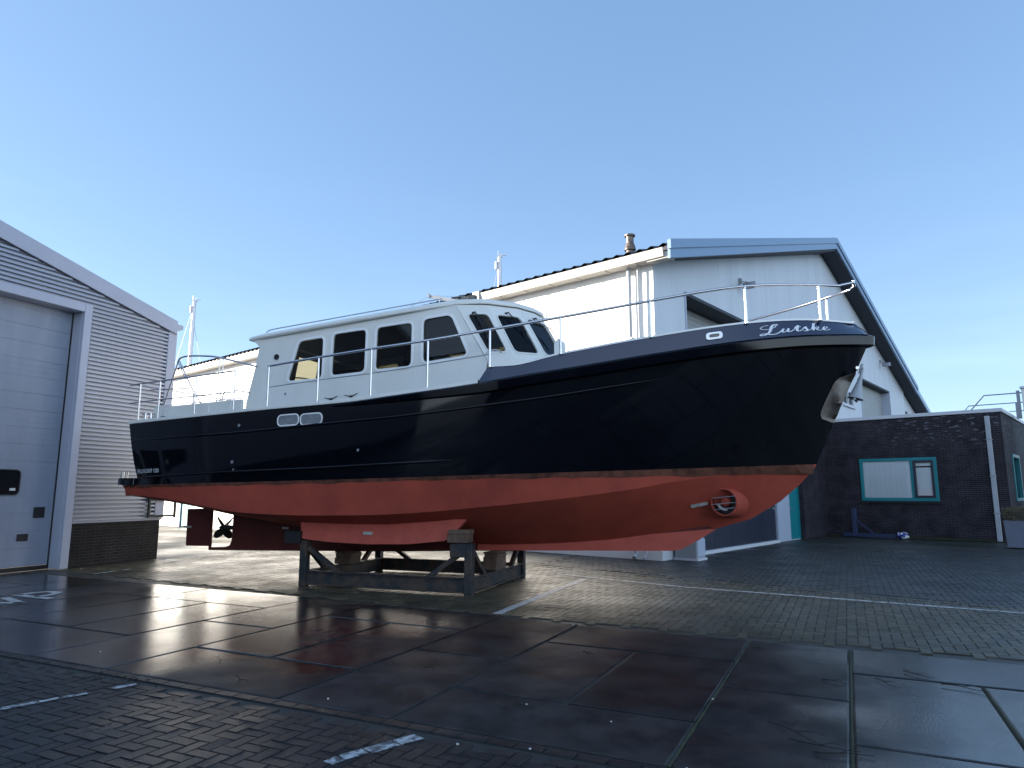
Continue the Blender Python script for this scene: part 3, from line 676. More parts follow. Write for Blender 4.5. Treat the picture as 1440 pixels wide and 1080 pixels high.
bld(lambda b: b.box(7.03, 7.7, 2.3, 3.0, 2.95, 5.2), 'column_shaft', 'white', WP, bevel=.02)
bld(lambda b: b.box(7.03, 7.7, 2.3, 3.0, 0, 2.949), 'column_base', 'brick2', WP)
bld(lambda b: b.box(6.99, 7.74, 2.26, 3.04, 5.2, 5.28), 'column_cap', 'coping', WP, bevel=.01)

# planter with hedge
PL = thing('planter', 'square grey planter with a small brownish hedge beside the office downpipe', 'planter', (14.86, 20.25, 0), atan2(-.672, .74))
bld(lambda b: (b.prism([rect(-.42, .42, -.42, .42), rect(-.36, .36, -.36, .36)], 0.02, .78, lambda a, c, d: (a*(.9+.1*d), c*(.9+.1*d), d)), b.box(-.36, .36, -.36, .36, .02, .68)), 'box', 'planter', PL, bevel=.008)
def hedge(b):
    for i in range(2600):
        x, y = random.uniform(-.44, .44), random.uniform(-.44, .44); z = .72+random.random()**.7*.47*(1-.35*max(abs(x), abs(y))**2*4*.5)+.05*noise.noise((x*6, y*6, 2))
        d = Vector((random.gauss(0, 1), random.gauss(0, 1), random.gauss(0, 1))).normalized(); e = d.orthogonal().normalized(); r = random.uniform(.015, .032); p = Vector((x, y, z))
        b.add([p-d*r, p+e*r*.5, p+d*r, p-e*r*.5], [(0, 1, 2, 3)])
bld(hedge, 'hedge', 'hedge', PL, fix=False)
# steel trestle lying against the office wall
TS = thing('steel_trestle', 'dark blue steel trestle foot with a diagonal brace lying under the office window', 'trestle', (12.35, 24.95, 0), atan2(-.672, .74))
bld(lambda b: b.box(-.12, .02, -.1, .08, .05, 1.02), 'upright', 'bluesteel', TS, bevel=.006)
bld(lambda b: b.beam((-.45, 0, .10), (1.25, -.08, .09), .13), 'foot_beam', 'bluesteel', TS)
bld(lambda b: b.beam((.0, -.02, .62), (.55, -.04, .16), .06), 'brace', 'bluesteel', TS)
bld(lambda b: b.tube([(-.55, 0, .06), (-.2, .0, .06)], .04, 10), 'roller', 'rubber', TS)
PG = thing('plastic_bag', 'small crumpled blue and white bag at the end of the trestle foot', 'bag', (13.45, 24.0, 0), 0)
def bagm(b):
    rows = []
    for i in range(9):
        th = pi*i/8; rows.append([(.2*sin(th)*cos(2*pi*j/14)*(1+.35*noise.noise((i*.7, j*.9, 1))), .13*sin(th)*sin(2*pi*j/14)*(1+.35*noise.noise((i*.7, j*.9, 3))), .11*(1-cos(th))*(1+.4*noise.noise((i*.8, j*.8, 5)))) for j in range(14)])
    b.grid(rows, closed=True)
bld(bagm, 'sack', mat('bag_blue', (.03, .04, .22), .35, var=((.7, .72, .75), .02), vs=5), PG)

# masts of boats lying behind the halls
def mast(x, y, zt_, zb, lab, h=0):
    T = thing('boat_mast', lab, 'mast', (x, y, 0), group='masts rising behind the halls')
    bld(lambda b: b.tube([(-.05, 0, 0), (0, 0, zt_-.1)], [.14, .12], 12), 'pole', 'mast', T, smooth=40)
    bld(lambda b: (b.box(-.16, .16, -.08, .08, zt_-.12, zt_), b.tube([(-.1, 0, zt_-.05), (-.1, 0, zt_+.3)], .02, 6), b.tube([(.1, 0, zt_-.05), (.1, 0, zt_+.22)], .02, 6), b.box(-.18, 0, -.02, .02, zt_-.5, zt_-.1), b.tube([(-.2, 0, zt_-.9), (-.2, 0, zt_-.4)], .09, 8), b.box(-.2, 0, -.02, .02, zt_-.7, zt_-.66), b.box(-.05, .4, -.03, .03, zt_+.0, zt_+.04)), 'masthead', 'mast', T)
    for sx in (-1, 1):
        bld(lambda b: b.tube([(0, 0, zt_-.2-(.0 if sx < 0 else 1.2)), (sx*2.6, .6*sx, 1.6)], .014, 5), 'stay', 'galv', T)
mast(-21.6, 45, 14.5, 9, 'slender grey boat mast showing above the roofline right of the silver shed')
mast(-.75, 40, 15.9, 12, 'white boat mast showing above the hall gutter behind the deckhouse roof')

# hall behind the camera, mirrored in the black hull and the glass
HC = thing('yard_hall', 'dark clad yard hall facing the boat from the near side of the yard', 'hall', (2, -24, 0), radians(-14))
bld(lambda b: b.prism([[(-22, 0), (22, 0), (22, 4.6), (0, 6.0), (-22, 4.6)], rect(-14, -9.5, .05, 4.2), rect(7, 11, .05, 4.0), rect(-4, 0, 1.2, 2.8)], 0, -.3), 'wall', 'hall', HC)
each('door', 'halldoor', HC, [bx(-14, -9.5, -.2, -.1, 0, 4.2), bx(7, 11, -.2, -.1, 0, 4.)])
bld(lambda b: b.box(-4, 0, -.2, -.1, 1.2, 2.8), 'window', 'teal_box', HC)
bld(lambda b: b.prism([[(-22.5, 4.55), (0, 6.0), (22.5, 4.55), (22.5, 4.85), (0, 6.35), (-22.5, 4.85)]], .4, -26), 'roof', 'tile', HC)
each('side_wall', 'hall', HC, [bx(-22, -21.8, -26, -.3, 0, 4.6), bx(21.8, 22, -26, -.3, 0, 4.6)])

# ---------------------------------------------------------------- the motor yacht (local x forward, y to port, z up from the ground)
BT = radians(-20.3)
YB = thing('motor_yacht', 'navy hulled steel motor yacht with red underwater paint and white deckhouse, propped on the cradle', 'yacht', (-1.71, 12.8, 0), BT)
sheer_b = pchip([-5.62, -5, -3, 0, 2, 3, 4.2, 5, 5.9, 6.6, 7.1, 7.42, 7.59, 7.65], [1.66, 1.75, 1.9, 1.95, 1.87, 1.80, 1.60, 1.42, 1.13, .80, .48, .25, .10, 0])
sheer_z = pchip([-5.62, -3.58, -1.92, -.37, .85, 1.94, 2.61, 3.46, 4.2, 4.74, 5.66, 6.76, 7.7], [2.89, 2.95, 3.01, 3.06, 3.15, 3.25, 3.33, 3.43, 3.535, 3.61, 3.74, 3.87, 3.95])
wl_b = pchip([-5.6, -5, -3, 0, 1.5, 3, 4.2, 5, 6, 6.5, 6.77], [1.50, 1.64, 1.8, 1.85, 1.74, 1.44, 1.07, .78, .36, .13, 0])
wl_z = pchip([-5.7, -3.4, -.2, 3, 5.3, 6.77], [1.73, 1.76, 1.81, 1.89, 1.965, 2.02])
ch_b = pchip([-5.6, -4.3, -3, 0, 1, 2, 3, 4.24, 5, 6, 6.6, 6.74], [1.46, 1.6, 1.72, 1.70, 1.6, 1.48, 1.31, .98, .72, .32, .07, 0])
ch_z = pchip([-5.6, -4.3, -3.2, -2.6, -1.3, 0, .85, 1.66, 3, 4.24, 4.7, 5.5, 6.74], [1.56, 1.46, 1.32, 1.25, 1.215, 1.235, 1.28, 1.35, 1.49, 1.66, 1.75, 1.86, 1.97])
ce_z = pchip([-5.6, -4.8, -4.3, -3, -1.5, 0, 1.5, 2.1, 3.4, 4.24, 5.22], [1.46, 1.33, 1.22, 1.0, .80, .70, .67, .69, .77, .88, 1.02])
NS = 72; T_ = [1-(1-i/NS)**1.25 for i in range(NS+1)]
XA = -5.60; XS = -5.39
def cpts(kind):
    out = []
    for t in T_:
        if kind == 'ce': x = XA+(5.22-XA)*t; out.append((x, 0., ce_z(x)))
        elif kind == 'ch': x = XA+(6.74-XA)*t; out.append((x, ch_b(x), ch_z(x)))
        elif kind == 'wl': x = XA+(6.77-XA)*t; out.append((x, wl_b(x), wl_z(x)))
        elif kind == 'sh': x = XS+(7.65-XS)*t; out.append((x, sheer_b(x), sheer_z(x)))
        elif kind in ('a', 'b', 'c'):     # bottom between centre line and chine
            k = {'a': .34, 'b': .64, 'c': .86}[kind]; xe = {'a': 5.78, 'b': 6.22, 'c': 6.52}[kind]; ze = {'a': 1.19, 'b': 1.46, 'c': 1.72}[kind]
            x = XA+(xe-XA)*t; x0 = XA+(5.22-XA)*t; x1 = XA+(6.74-XA)*t
            zb = ce_z(x0)*(1-k)+ch_z(x1)*k; yb = ch_b(x1)*k
            f = t**3; bow = .10*sin(pi*k)
            ze0 = 1.02*(1-k)+1.97*k
            out.append((x, yb*(1+.06*f), zb-bow*(1-f)*.55+(ze-ze0)*t**5))
        elif kind in ('p', 'q', 'r', 's'):
            k = {'p': .12, 'q': .38, 'r': .66, 's': .87}[kind]; xe = {'p': 6.87, 'q': 7.09, 'r': 7.35, 's': 7.54}[kind]
            x0 = XA+(6.77-XA)*t; x1 = XS+(7.65-XS)*t; f = t**2.2; kk = k+(.10*sin(pi*k))*(1-f)-.07*sin(pi*k)*f
            xx = x0*(1-k)+x1*k; xx += (xe-(6.77*(1-k)+7.65*k))*t**5; xx += (-5.24-.15*k-(XA*(1-k)+XS*k))*(1-t)**6
            out.append((xx, wl_b(x0)*(1-kk)+sheer_b(x1)*kk+.015*sin(pi*k)*(1-f), wl_z(x0)*(1-k)+sheer_z(x1)*k))
    return out
CV = {k: cpts(k) for k in ('ce', 'a', 'b', 'c', 'ch', 'wl', 'p', 'q', 'r', 's', 'sh')}
def hull_y(x, z):
    """starboard half breadth of the shell at (x, z)"""
    pr = []
    for k in ('ce', 'a', 'b', 'c', 'ch', 'wl', 'p', 'q', 'r', 's', 'sh'):
        P = CV[k]
        if x > P[-1][0]: continue
        for i in range(len(P)-1):
            if P[i][0] <= x <= P[i+1][0]:
                t = (x-P[i][0])/max(1e-9, P[i+1][0]-P[i][0]); pr.append((P[i][2]*(1-t)+P[i+1][2]*t, P[i][1]*(1-t)+P[i+1][1]*t)); break
    pr.sort()
    if not pr: return 0
    if z <= pr[0][0]: return pr[0][1]
    for a, b in zip(pr[:-1], pr[1:]):
        if a[0] <= z <= b[0]: t = (z-a[0])/max(1e-9, b[0]-a[0]); return a[1]*(1-t)+b[1]*t
    return pr[-1][1]
def shell(b, keys):
    for sg in (-1, 1):
        b.grid([[(x, sg*y, z) for x, y, z in CV[k]] for k in keys])
def transom(b, keys, off=0):
    P = [CV[k][0] for k in keys]; n = len(P); lean = lambda z: 0
    for sg in (-1, 1):
        b.add([(p[0], sg*p[1], p[2]) for p in P]+[(p[0], 0, p[2]) for p in P], [(i, i+1, n+i+1, n+i) for i in range(n-1)])
HU = MB(); shell(HU, ['wl', 'p', 'q', 'r', 's', 'sh']); transom(HU, ['p', 'q', 'r', 's', 'sh'])
bmh = HU.build('hull', 'hull', YB, smooth=32)
HB2 = MB(); shell(HB2, ['ce', 'a', 'b', 'c', 'ch']); transom(HB2, ['ce', 'a', 'b', 'c', 'ch', 'wl'])
hbt = HB2.build('hull_bottom', 'anti', YB, smooth=32)
HB3 = MB(); shell(HB3, ['ch', 'wl']); hbs = HB3.build('chine_band', 'anti', hbt, smooth=32)
# dirty strip just under the waterline
def dirt(b):
    for sg in (-1, 1):
        rows = [[], []]
        for i in range(NS*2):
            x = XA+.02+(6.70-XA)*i/(NS*2-1); wdt = .055+.03*noise.noise((x*2.1, 3, 1))+.012*noise.noise((x*9, 3, 1))+.085*max(0, (x-1.5)/5)
            for r, dz in ((0, .0), (1, -wdt)):
                z = wl_z(x)+dz; rows[r].append((x, sg*(hull_y(x, z)+.003+.010*max(0, min(1, x-5.6))), z))
        b.grid(rows)
bld(dirt, 'waterline_band', 'boot', hbt, fix=False)
# deck
def deckf(b):
    P = [(x, y, z) for x, y, z in CV['sh']]
    for sg in (-1, 1): b.grid([[(x, sg*y*k, z-.02+.03*(1-k)) for x, y, z in P] for k in (1, .5, 0)])
bld(deckf, 'deck', 'deck', YB, fix=False)
# styling strakes, half round, on the shell
def strake(b, pts, r):
    fx = pchip([p[0] for p in pts], [p[1] for p in pts])
    for sg in (-1, 1):
        n = 70; P = []
        for i in range(n):
            x = pts[0][0]+(pts[-1][0]-pts[0][0])*i/(n-1); z = fx(x); P.append((x, sg*(hull_y(x, z)+.004), z))
        b.tube(P, [r*min(1, .15+i/4, .15+(n-1-i)/4) for i in range(n)], 8)
bld(lambda b: strake(b, [(-5.34, 2.57), (-2.9, 2.62), (-.94, 2.71), (.46, 2.78), (1.58, 2.87), (2.95, 3.0), (4.19, 3.17), (4.68, 3.24)], .022), 'upper_strake', 'hull', YB, smooth=1)
bld(lambda b: strake(b, [(-5.2, 1.87), (-4.37, 1.90), (-2.74, 1.95), (-1.9, 1.97), (-.75, 2.0), (1.5, 2.09)], .022), 'lower_strake', 'hull', YB, smooth=1)
# rubbing strake under the bulwark
def rub(b):
    for sg in (-1, 1):
        rows = []
        for i in range(61):
            x = -.6+(7.65+.6)*(1-(1-i/60)**1.6); hgt = .05+.10*min(1, max(0, (x+.6)/2.6)); z1 = sheer_z(x)-.005; e = .055*min(1, .3+(x+.6)/1.5)-.02*max(0, (x-6.2)/1.5)
            nx = (sheer_b(min(x+.02, 7.65))-sheer_b(x-.02))/.04; nl = sqrt(1+nx*nx) if x < 7.56 else 1
            ox, oy = (-nx/nl*e, e/nl) if x < 7.64 else (e, 0)
            yy = sheer_b(x); y2 = max(yy-.03*(x > 5), 0)
            rows.append([(x-.03*(x > 7.5), sg*max(y2-.02, 0), z1+.03), (x+ox*.9, sg*(yy+oy*.9), z1-.012), (x+ox, sg*(yy+oy), z1-.02), (x+ox*.80, sg*(yy+oy*.80), z1-hgt+.006), (x+ox*.7, sg*(yy+oy*.7), z1-hgt), (x-.02, sg*max(y2-.02, 0), z1-hgt-.02)])
        b.grid(rows)
bld(rub, 'rubbing_strake', 'hull', YB, smooth=25, fix=False)
# bulwark forward, leaning inboard
bw_h = pchip([1.95, 2.11, 2.6, 3.25, 4.2, 4.75, 5.87, 6.78, 7.0, 7.48], [.02, .215, .17, .225, .245, .25, .255, .245, .235, .21])
def bwp(x, k, out=0):
    """point on the bulwark at station x (sheer station) and height fraction k"""
    fb = max(0, (x-5)/2.7); x = min(x, 7.65); lean = .03+.19*fb**2; h = bw_h(min(x, 7.48))
    nx = (sheer_b(min(x+.02, 7.65))-sheer_b(x-.02))/.04; nl = sqrt(1+nx*nx)
    X = x+nx/nl*lean*k-nx/nl*out if x < 7.61 else x-(lean+.01)*k+out; Y = sheer_b(x)-lean*k/nl+out/nl if x < 7.61 else 0
    return X, max(Y, 0), sheer_z(x)+.012+h*k
def bul(b):
    for sg in (-1, 1):
        xs = [1.95+(7.65-1.95)*(1-(1-i/60)**1.5) for i in range(61)]
        ro = [[(p[0], sg*p[1], p[2]) for p in (bwp(x, k) for x in xs)] for k in (0, .5, 1)]
        ri = [[(p[0], sg*max(p[1], 0), p[2]) for p in (bwp(x, k, -.05) for x in xs)] for k in (1, 0)]
        b.grid(ro+ri)
bo = bld(bul, 'bulwark', 'hullblue', YB, smooth=50)
def bcap(b):
    for sg in (-1, 1):
        xs = [2.11+(7.65-2.11)*(1-(1-i/60)**1.5) for i in range(61)]; rows = []
        for x in xs:
            o = bwp(x, 1, .012); i_ = bwp(x, 1, -.065)
            rows.append([(o[0], sg*o[1], o[2]), (o[0], sg*o[1], o[2]+.028), (i_[0], sg*i_[1], i_[2]+.028), (i_[0], sg*i_[1], i_[2])])
        b.grid(rows, closed=True)
bld(bcap, 'bulwark_cap', 'rim', bo, smooth=50)
# white toe rail aft with the rising end
def toe(b):
    for sg in (-1, 1):
        P = [(x, sg*(sheer_b(x)-.02), sheer_z(x)+.025) for x in [XS+(1.96-XS)*i/40 for i in range(41)]]
        rows = [[(x, y+sg*a, z+c) for a, c in ((.035, -.03), (.04, .0), (.03, .028), (-.05, .03), (-.06, -.03))] for x, y, z in P]
        b.grid(rows, closed=True)
    b.box(XS-.01, XS+.06, -1.66, 1.66, 2.88, 2.94)
bld(toe, 'toe_rail', 'white', YB, smooth=50)
# keel, sternpost, rudder, propeller, bilge fins
def keel(b):
    ap = [(-4.84, .42), (-4.84, .475), (-4.42, .49), (-4.30, .53), (-4.26, .62), (-4.25, 1.1), (-4.28, 1.26), (-3, 1.1), (-1.5, .9), (0, .8), (2.1, .8), (3.4, .88), (4.24, .98), (5.1, 1.08), (5.25, 1.02), (4.98, .85), (4.70, .70), (4.55, .675), (2.08, .61), (-.42, .52), (-2.51, .47)]
    b.prism([ap], -.05, .05)
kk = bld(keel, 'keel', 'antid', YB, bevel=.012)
def foot(b):
    b.prism([[(1.2, .59), (2.08, .61), (4.55, .675), (4.70, .70), (4.98, .85), (5.25, 1.02), (5.20, 1.03), (4.24, .93), (3.4, .82), (2.1, .74), (1.2, .70)]], -.06, .06)
bld(foot, 'forefoot', 'antil', kk)
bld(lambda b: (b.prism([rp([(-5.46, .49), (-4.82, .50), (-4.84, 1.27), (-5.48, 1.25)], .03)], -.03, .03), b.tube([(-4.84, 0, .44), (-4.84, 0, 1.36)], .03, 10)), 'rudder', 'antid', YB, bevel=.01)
def prop(b):
    c = Vector((-4.50, 0, .88)); b.tube([c+Vector((.28, 0, 0)), c+Vector((.1, 0, 0)), c+Vector((-.06, 0, 0)), c+Vector((-.14, 0, 0))], [.04, .055, .055, .01], 12)
    for k in range(4):
        a0 = k*pi/2+.7; rows = []
        for i in range(9):
            r = .04+.26*i/8; wd = .095*sin(pi*min(.97, .16+.80*i/8))**.6; pit = 1.3-.25*i/8; row = []
            for j in (-1, -.5, 0, .5, 1):
                s_ = j*wd; da = s_*cos(pit)/max(r, .05); row.append(tuple(c+Vector((s_*sin(pit), r*cos(a0+da*.9), r*sin(a0+da*.9)))))
            rows.append(row)
        b.grid(rows); b.grid([[(p[0]-.008, p[1], p[2]) for p in r] for r in rows])
bld(prop, 'propeller', 'bronze', YB, smooth=60)
for sg in (-1, 1):
    def fin(b):
        f = lambda a, c, d: (a, sg*(1.20+.10*(1.15-c)+d), c)
        b.prism([rp([(-1.67, 1.12), (-1.61, .80), (-1.0, .755), (-.3, .74), (.5, .76), (1.17, .83), (1.51, 1.17), (.6, 1.16)], .05)], -.045, .045, f)
    bf = bld(fin, 'bilge_fin', 'antil', YB, bevel=.012)
    bld(lambda b: b.prism([rp(rect(-.36, -.19, .895, .945), .02)], .05, .075, lambda a, c, d: (a, sg*(1.20+.10*(1.15-c)+d), c)), 'anode', 'zinc', bf)
    bld(lambda b: b.prism([rp([(4.92, 1.355), (5.17, 1.405), (5.175, 1.455), (4.915, 1.405)], .02)], 0, .03, lambda a, c, d: (a, sg*(hull_y(a, c)+d), c)), 'anode', 'zinc', hbt)
bld(lambda b: b.prism([rp(rect(-5.55, -5.34, .86, .90), .015)], -.045, .045), 'anode', 'zinc', YB)
bld(lambda b: b.prism([rp(rect(-3.0, -2.85, .88, .92), .015)], -.065, .065), 'anode', 'zinc', kk)
# bow thruster tunnel: faired scoops, dark tube, hub and bars
TC, TR_ = Vector((5.41, .45, 1.45)), .195
def tfr(sg):
    """frame of one tunnel mouth: centre, fore-aft axis, up, outward normal"""
    return Vector((TC.x, sg*TC.y, TC.z)), Vector((.96, sg*.28, 0)).normalized(), Vector((0, 0, 1)), Vector((-.28, sg*.96, 0)).normalized()
def ring(sg, r, d, n=32, ex=1.0):
    c, t, u_, w_ = tfr(sg); return [tuple(c+t*(r*ex*cos(2*pi*j/n))+u_*(r*sin(2*pi*j/n))+w_*d) for j in range(n)]
def thr(b):
    for sg in (-1, 1):
        b.grid([ring(sg, TR_*1.30, -.42), ring(sg, TR_*1.22, -.26), ring(sg, TR_*1.13, -.12), ring(sg, TR_*1.07, -.03), ring(sg, TR_*1.06, .0), ring(sg, TR_*.98, .004), ring(sg, TR_*.95, -.02), ring(sg, TR_*.95, -.20)], closed=True)
th = bld(thr, 'thruster_tunnel', 'anti', YB, smooth=60, fix=False)
for sg in (-1, 1):
    c, t, u_, w_ = tfr(sg)
    bld(lambda b: (b.grid([ring(sg, TR_*.94, -.045), ring(sg, TR_*.94, -.17), ring(sg, TR_*.5, -.18), ring(sg, .002, -.18)], closed=True)), 'tunnel_bore', 'rubber', th, fix=False)
    bld(lambda b: b.tube([c-w_*.18, c-w_*.07, c-w_*.045], [.075, .07, .04], 18), 'thruster_hub', 'anti', th, smooth=40)
    each('guard_bar', 'galv', th, [(lambda b, dz=dz, q=q: b.tube([c-t*TR_*q+u_*(dz-.018)+w_*.002, c+t*TR_*q+u_*(dz+.018)+w_*.002], .006, 6)) for dz, q in ((.075, .9), (-.02, .98), (-.10, .82))])
    def blade(b):
        rows = []
        for i in range(9):
            a_ = 3.4+i*.2; rows.append([tuple(c+t*r*cos(a_)+u_*r*sin(a_)-w_*.06) for r in (.09, .115, .13)])
        b.grid(rows)
    bld(blade, 'thruster_blade', 'zinc', th)
# swim platform: a black shelf across the stern with red paint under it
def swim(b):
    b.prism([rp([(-5.22, -1.665), (-5.60, -1.60), (-5.80, -1.50), (-5.88, -1.2), (-5.92, 0), (-5.88, 1.2), (-5.80, 1.50), (-5.60, 1.60), (-5.22, 1.665)], .05)], 1.735, 1.865, lambda a, c, d: (a, c, d))
sp = bld(swim, 'swim_platform', 'hull', YB, bevel=.01)
def swr(b):
    top = [(-5.61, -1.50), (-5.74, -1.44), (-5.80, 0), (-5.74, 1.44), (-5.61, 1.50)]; low = [(-5.60, -1.46), (-5.62, -1.36), (-5.62, 0), (-5.62, 1.36), (-5.60, 1.46)]
    b.grid([[(x, y, 1.733) for x, y in top], [(x, y, 1.53) for x, y in low]])
bld(swr, 'stern_wedge', 'anti', hbt, fix=False)
bld(lambda b: [b.tube([(-5.80+dx, -1.40, 1.865), (-5.80+dx, -1.40, 1.99)], .03, 10) for dx in (0, .10)], 'platform_bollard', 'steel', sp, smooth=40)
# hull fittings
for cx in (-1.50, -1.03):
    L = rp(rect(cx-.205, cx+.205, 2.725, 2.885), .085, 6); L = [(p[0], p[1]+.028*(p[0]-cx)) for p in L]; f = lambda a, c, d: (a, -(hull_y(a, c)+d), c)
    pl = bld(lambda b: b.prism([grow(L, .022), L], .0, .016, f), 'hull_porthole', 'rim', YB, bevel=.004)
    bld(lambda b: b.prism([L], .0, .006, f), 'porthole_glass', mat('frosted_pane', (.17, .18, .20), .35, var=((.26, .27, .29), .15), vs=9), pl)
for cx, cz, r in ((-2.55, 2.75, .028), (-2.7, 2.12, .03), (-2.68, 1.99, .018), (-.12, 2.27, .024), (5.63, 2.28, .045)):
    y = hull_y(cx, cz); bld(lambda b: (b.tube([(cx, -y+.01, cz), (cx, -y-.014, cz)], r, 14), b.tube([(cx, -y-.01, cz), (cx, -y-.016, cz)], r*.6, 12)), 'skin_fitting', 'steel' if cx < 3 else 'hull', YB, smooth=40)
# fairlead in the bulwark
def oval(cx, w_, h_): return [(cx+w_*cos(2*pi*i/24)*(1 if abs(cos(2*pi*i/24)) < .5 else 1), h_*sin(2*pi*i/24)) for i in range(24)]
L = rp([(-.115, -.055), (.115, -.055), (.115, .055), (-.115, .055)], .05, 6)
def fl(a, c, d):
    x = 5.44+a; p = bwp(x, max(0, min(1, .50+c/bw_h(x))), d); return (p[0], -p[1], p[2])
fo = bld(lambda b: b.prism([L, [(p[0]*.6, p[1]*.45) for p in L]], .0, .02, fl), 'fairlead', 'chrome', bo, bevel=.004)
bld(lambda b: b.prism([[(p[0]*.62, p[1]*.5) for p in L]], .0, .008, fl), 'fairlead_opening', 'plate', fo)
# name in script on the bulwark
strokes = [
 ([(1.12, 1.06), (1.16, .86), (.9, .68), (.5, .60), (.14, .66), (.03, .84), (.25, 1.03), (.62, 1.08)], .055, .03),
 ([(1.30, .98), (1.22, 1.12), (1.0, 1.10), (.86, .86), (.80, .5), (.68, .16), (.42, -.06), (.16, -.09), (.08, .02), (.24, .10), (.55, .05), (.85, -.06), (1.2, -.07), (1.5, .12), (1.62, .28)], .13, .045),
 ([(1.60, .26), (1.78, .50), (1.70, .22), (1.78, .06), (1.98, .16), (2.14, .38)], .10, .035), ([(2.17, .52), (2.12, .24), (2.20, .07), (2.38, .12), (2.6, .34)], .11, .035),
 ([(2.58, .30), (2.86, .80), (2.82, .40), (2.84, .12), (3.02, .08), (3.28, .30)], .12, .035), ([(2.58, .60), (2.85, .58), (3.12, .64)], .05, .05),
 ([(3.20, .22), (3.46, .56), (3.50, .36), (3.60, .18), (3.50, .03), (3.26, .06)], .11, .04), ([(3.5, .03), (3.75, .1), (3.96, .30)], .035, .03),
 ([(3.90, .22), (4.16, .84), (4.22, .98), (4.12, .92), (4.10, .45), (4.06, .04)], .11, .03), ([(4.12, .22), (4.34, .50), (4.50, .46), (4.42, .30), (4.24, .26)], .06, .04), ([(4.26, .26), (4.44, .08), (4.62, .06), (4.82, .20)], .09, .03),
 ([(4.80, .20), (5.08, .30), (5.18, .46), (5.02, .54), (4.88, .36), (4.92, .10), (5.12, .03), (5.42, .22)], .10, .03)]
def name(b):
    sc = .178
    def mp(x, y, d):
        X = 6.06+(x+.16*y)*sc; k = (.17+.66*(y+.1)/1.2)+.10*(x/5.4)
        p = bwp(X+.055*(x/5.4), min(.97, max(.02, k*.92)), .004+d); return (p[0], -p[1], p[2])
    for st, wmax, wmin in strokes:
        P = catmull([(*p, 0) for p in st], 7); n = len(P); rows = []
        for i, p in enumerate(P):
            d = (P[min(i+1, n-1)]-P[max(i-1, 0)]).normalized(); nn = Vector((-d.y, d.x, 0))
            w_ = (wmin+(wmax-wmin)*abs(d.y)**1.6*(1 if d.y < 0 else .45))*(.45+.55*min(1, i/3, (n-1-i)/3))
            rows.append([mp(*(p+nn*w_*s_)[:2], dd) for s_, dd in ((-.90, 0), (-.87, .002), (.87, .002), (.90, 0))])
        b.grid(rows)
bld(name, 'painted_name', 'letter', bo, fix=False)
def text(body, size, name_, m, parent, f):
    c = bpy.data.curves.new(name_, 'FONT'); c.body = body; c.size = size; c.extrude = 0; c.resolution_u = 3
    o = bpy.data.objects.new(name_, c); COL.objects.link(o); bpy.context.view_layer.update()
    me = bpy.data.meshes.new_from_object(o.evaluated_get(bpy.context.evaluated_depsgraph_get())); bpy.data.objects.remove(o)
    for v in me.vertices: v.co = f(v.co.x, v.co.y)
    me.materials.append(M[m]); o = bpy.data.objects.new(name_, me); COL.objects.link(o); o.parent = parent; return o
text('HELLINGSKIP 1200', .098, 'builder_lettering', 'letter', YB, lambda x, y: Vector((-5.215+x*.86, -(hull_y(-5.215+x*.86, 1.955+y)+.006), 1.955+y*1.05+.012*x)))
# stainless chafe plate and plough anchor at the stem
def stemx(z): return float(np.interp(z, [1.97, 2.02, 2.2, 2.82, 3.43, 3.82], [6.74, 6.77, 6.88, 7.12, 7.42, 7.64]))
def pf(a, c, d):
    z = c; x = stemx(z)-a; return (x, -(hull_y(x, z)+d), z)
P = rp([(.0, 2.60), (.19, 2.66), (.24, 3.0), (.22, 3.40), (.12, 3.5), (.0, 3.46)], .07)
P = [(max(p[0], .004), p[1]) for p in P]
def platef(b):
    for sg in (-1, 1):
        rows = []
        for z in np.linspace(2.64, 3.36, 14):
            t = (z-2.64)/.72; wd = .25*min(1, sqrt(max(0.02, 1-(2*t-1)**6))); x0 = stemx(z)
            rows.append([(x0-wd*k, sg*(hull_y(x0-wd*k, z)+.008), z+.10*k*0) for k in (0, .25, .5, .75, 1)])
        b.grid(rows)
ap = bld(platef, 'chafe_plate', 'plate', YB, smooth=60, fix=False)
def anchor(b):
    b.tube([(7.50, 0, 3.52), (7.45, 0, 3.38)], [.018, .022], 8)
    A_, B_ = Vector((7.50, -.03, 3.46)), Vector((7.36, -.05, 2.99)); d = (B_-A_).normalized(); u_ = Vector((0, 1, 0)); v_ = d.cross(u_).normalized(); rows = []
    for t, r in ((0, .02), (.25, .032), (.5, .055), (.75, .095), (.93, .125), (1, .15), (1, .128), (.9, .10)):
        c = A_+(B_-A_)*t; rows.append([tuple(c+u_*r*1.05*cos(2*pi*j/20)+v_*r*.75*sin(2*pi*j/20)) for j in range(20)])
    b.grid(rows, closed=True)
    b.beam((7.33, -.22, 2.97), (7.40, .14, 2.97), .03)
bld(anchor, 'anchor', mat('anchor_paint', (.36, .39, .42), .5, var=((.40, .42, .45), .2), vs=6), YB, smooth=40)
bld(lambda b: b.tube([(7.42, -.06, 3.46), (7.42, .06, 3.46)], .028, 12), 'anchor_roller', 'chrome', YB, bevel=.005)

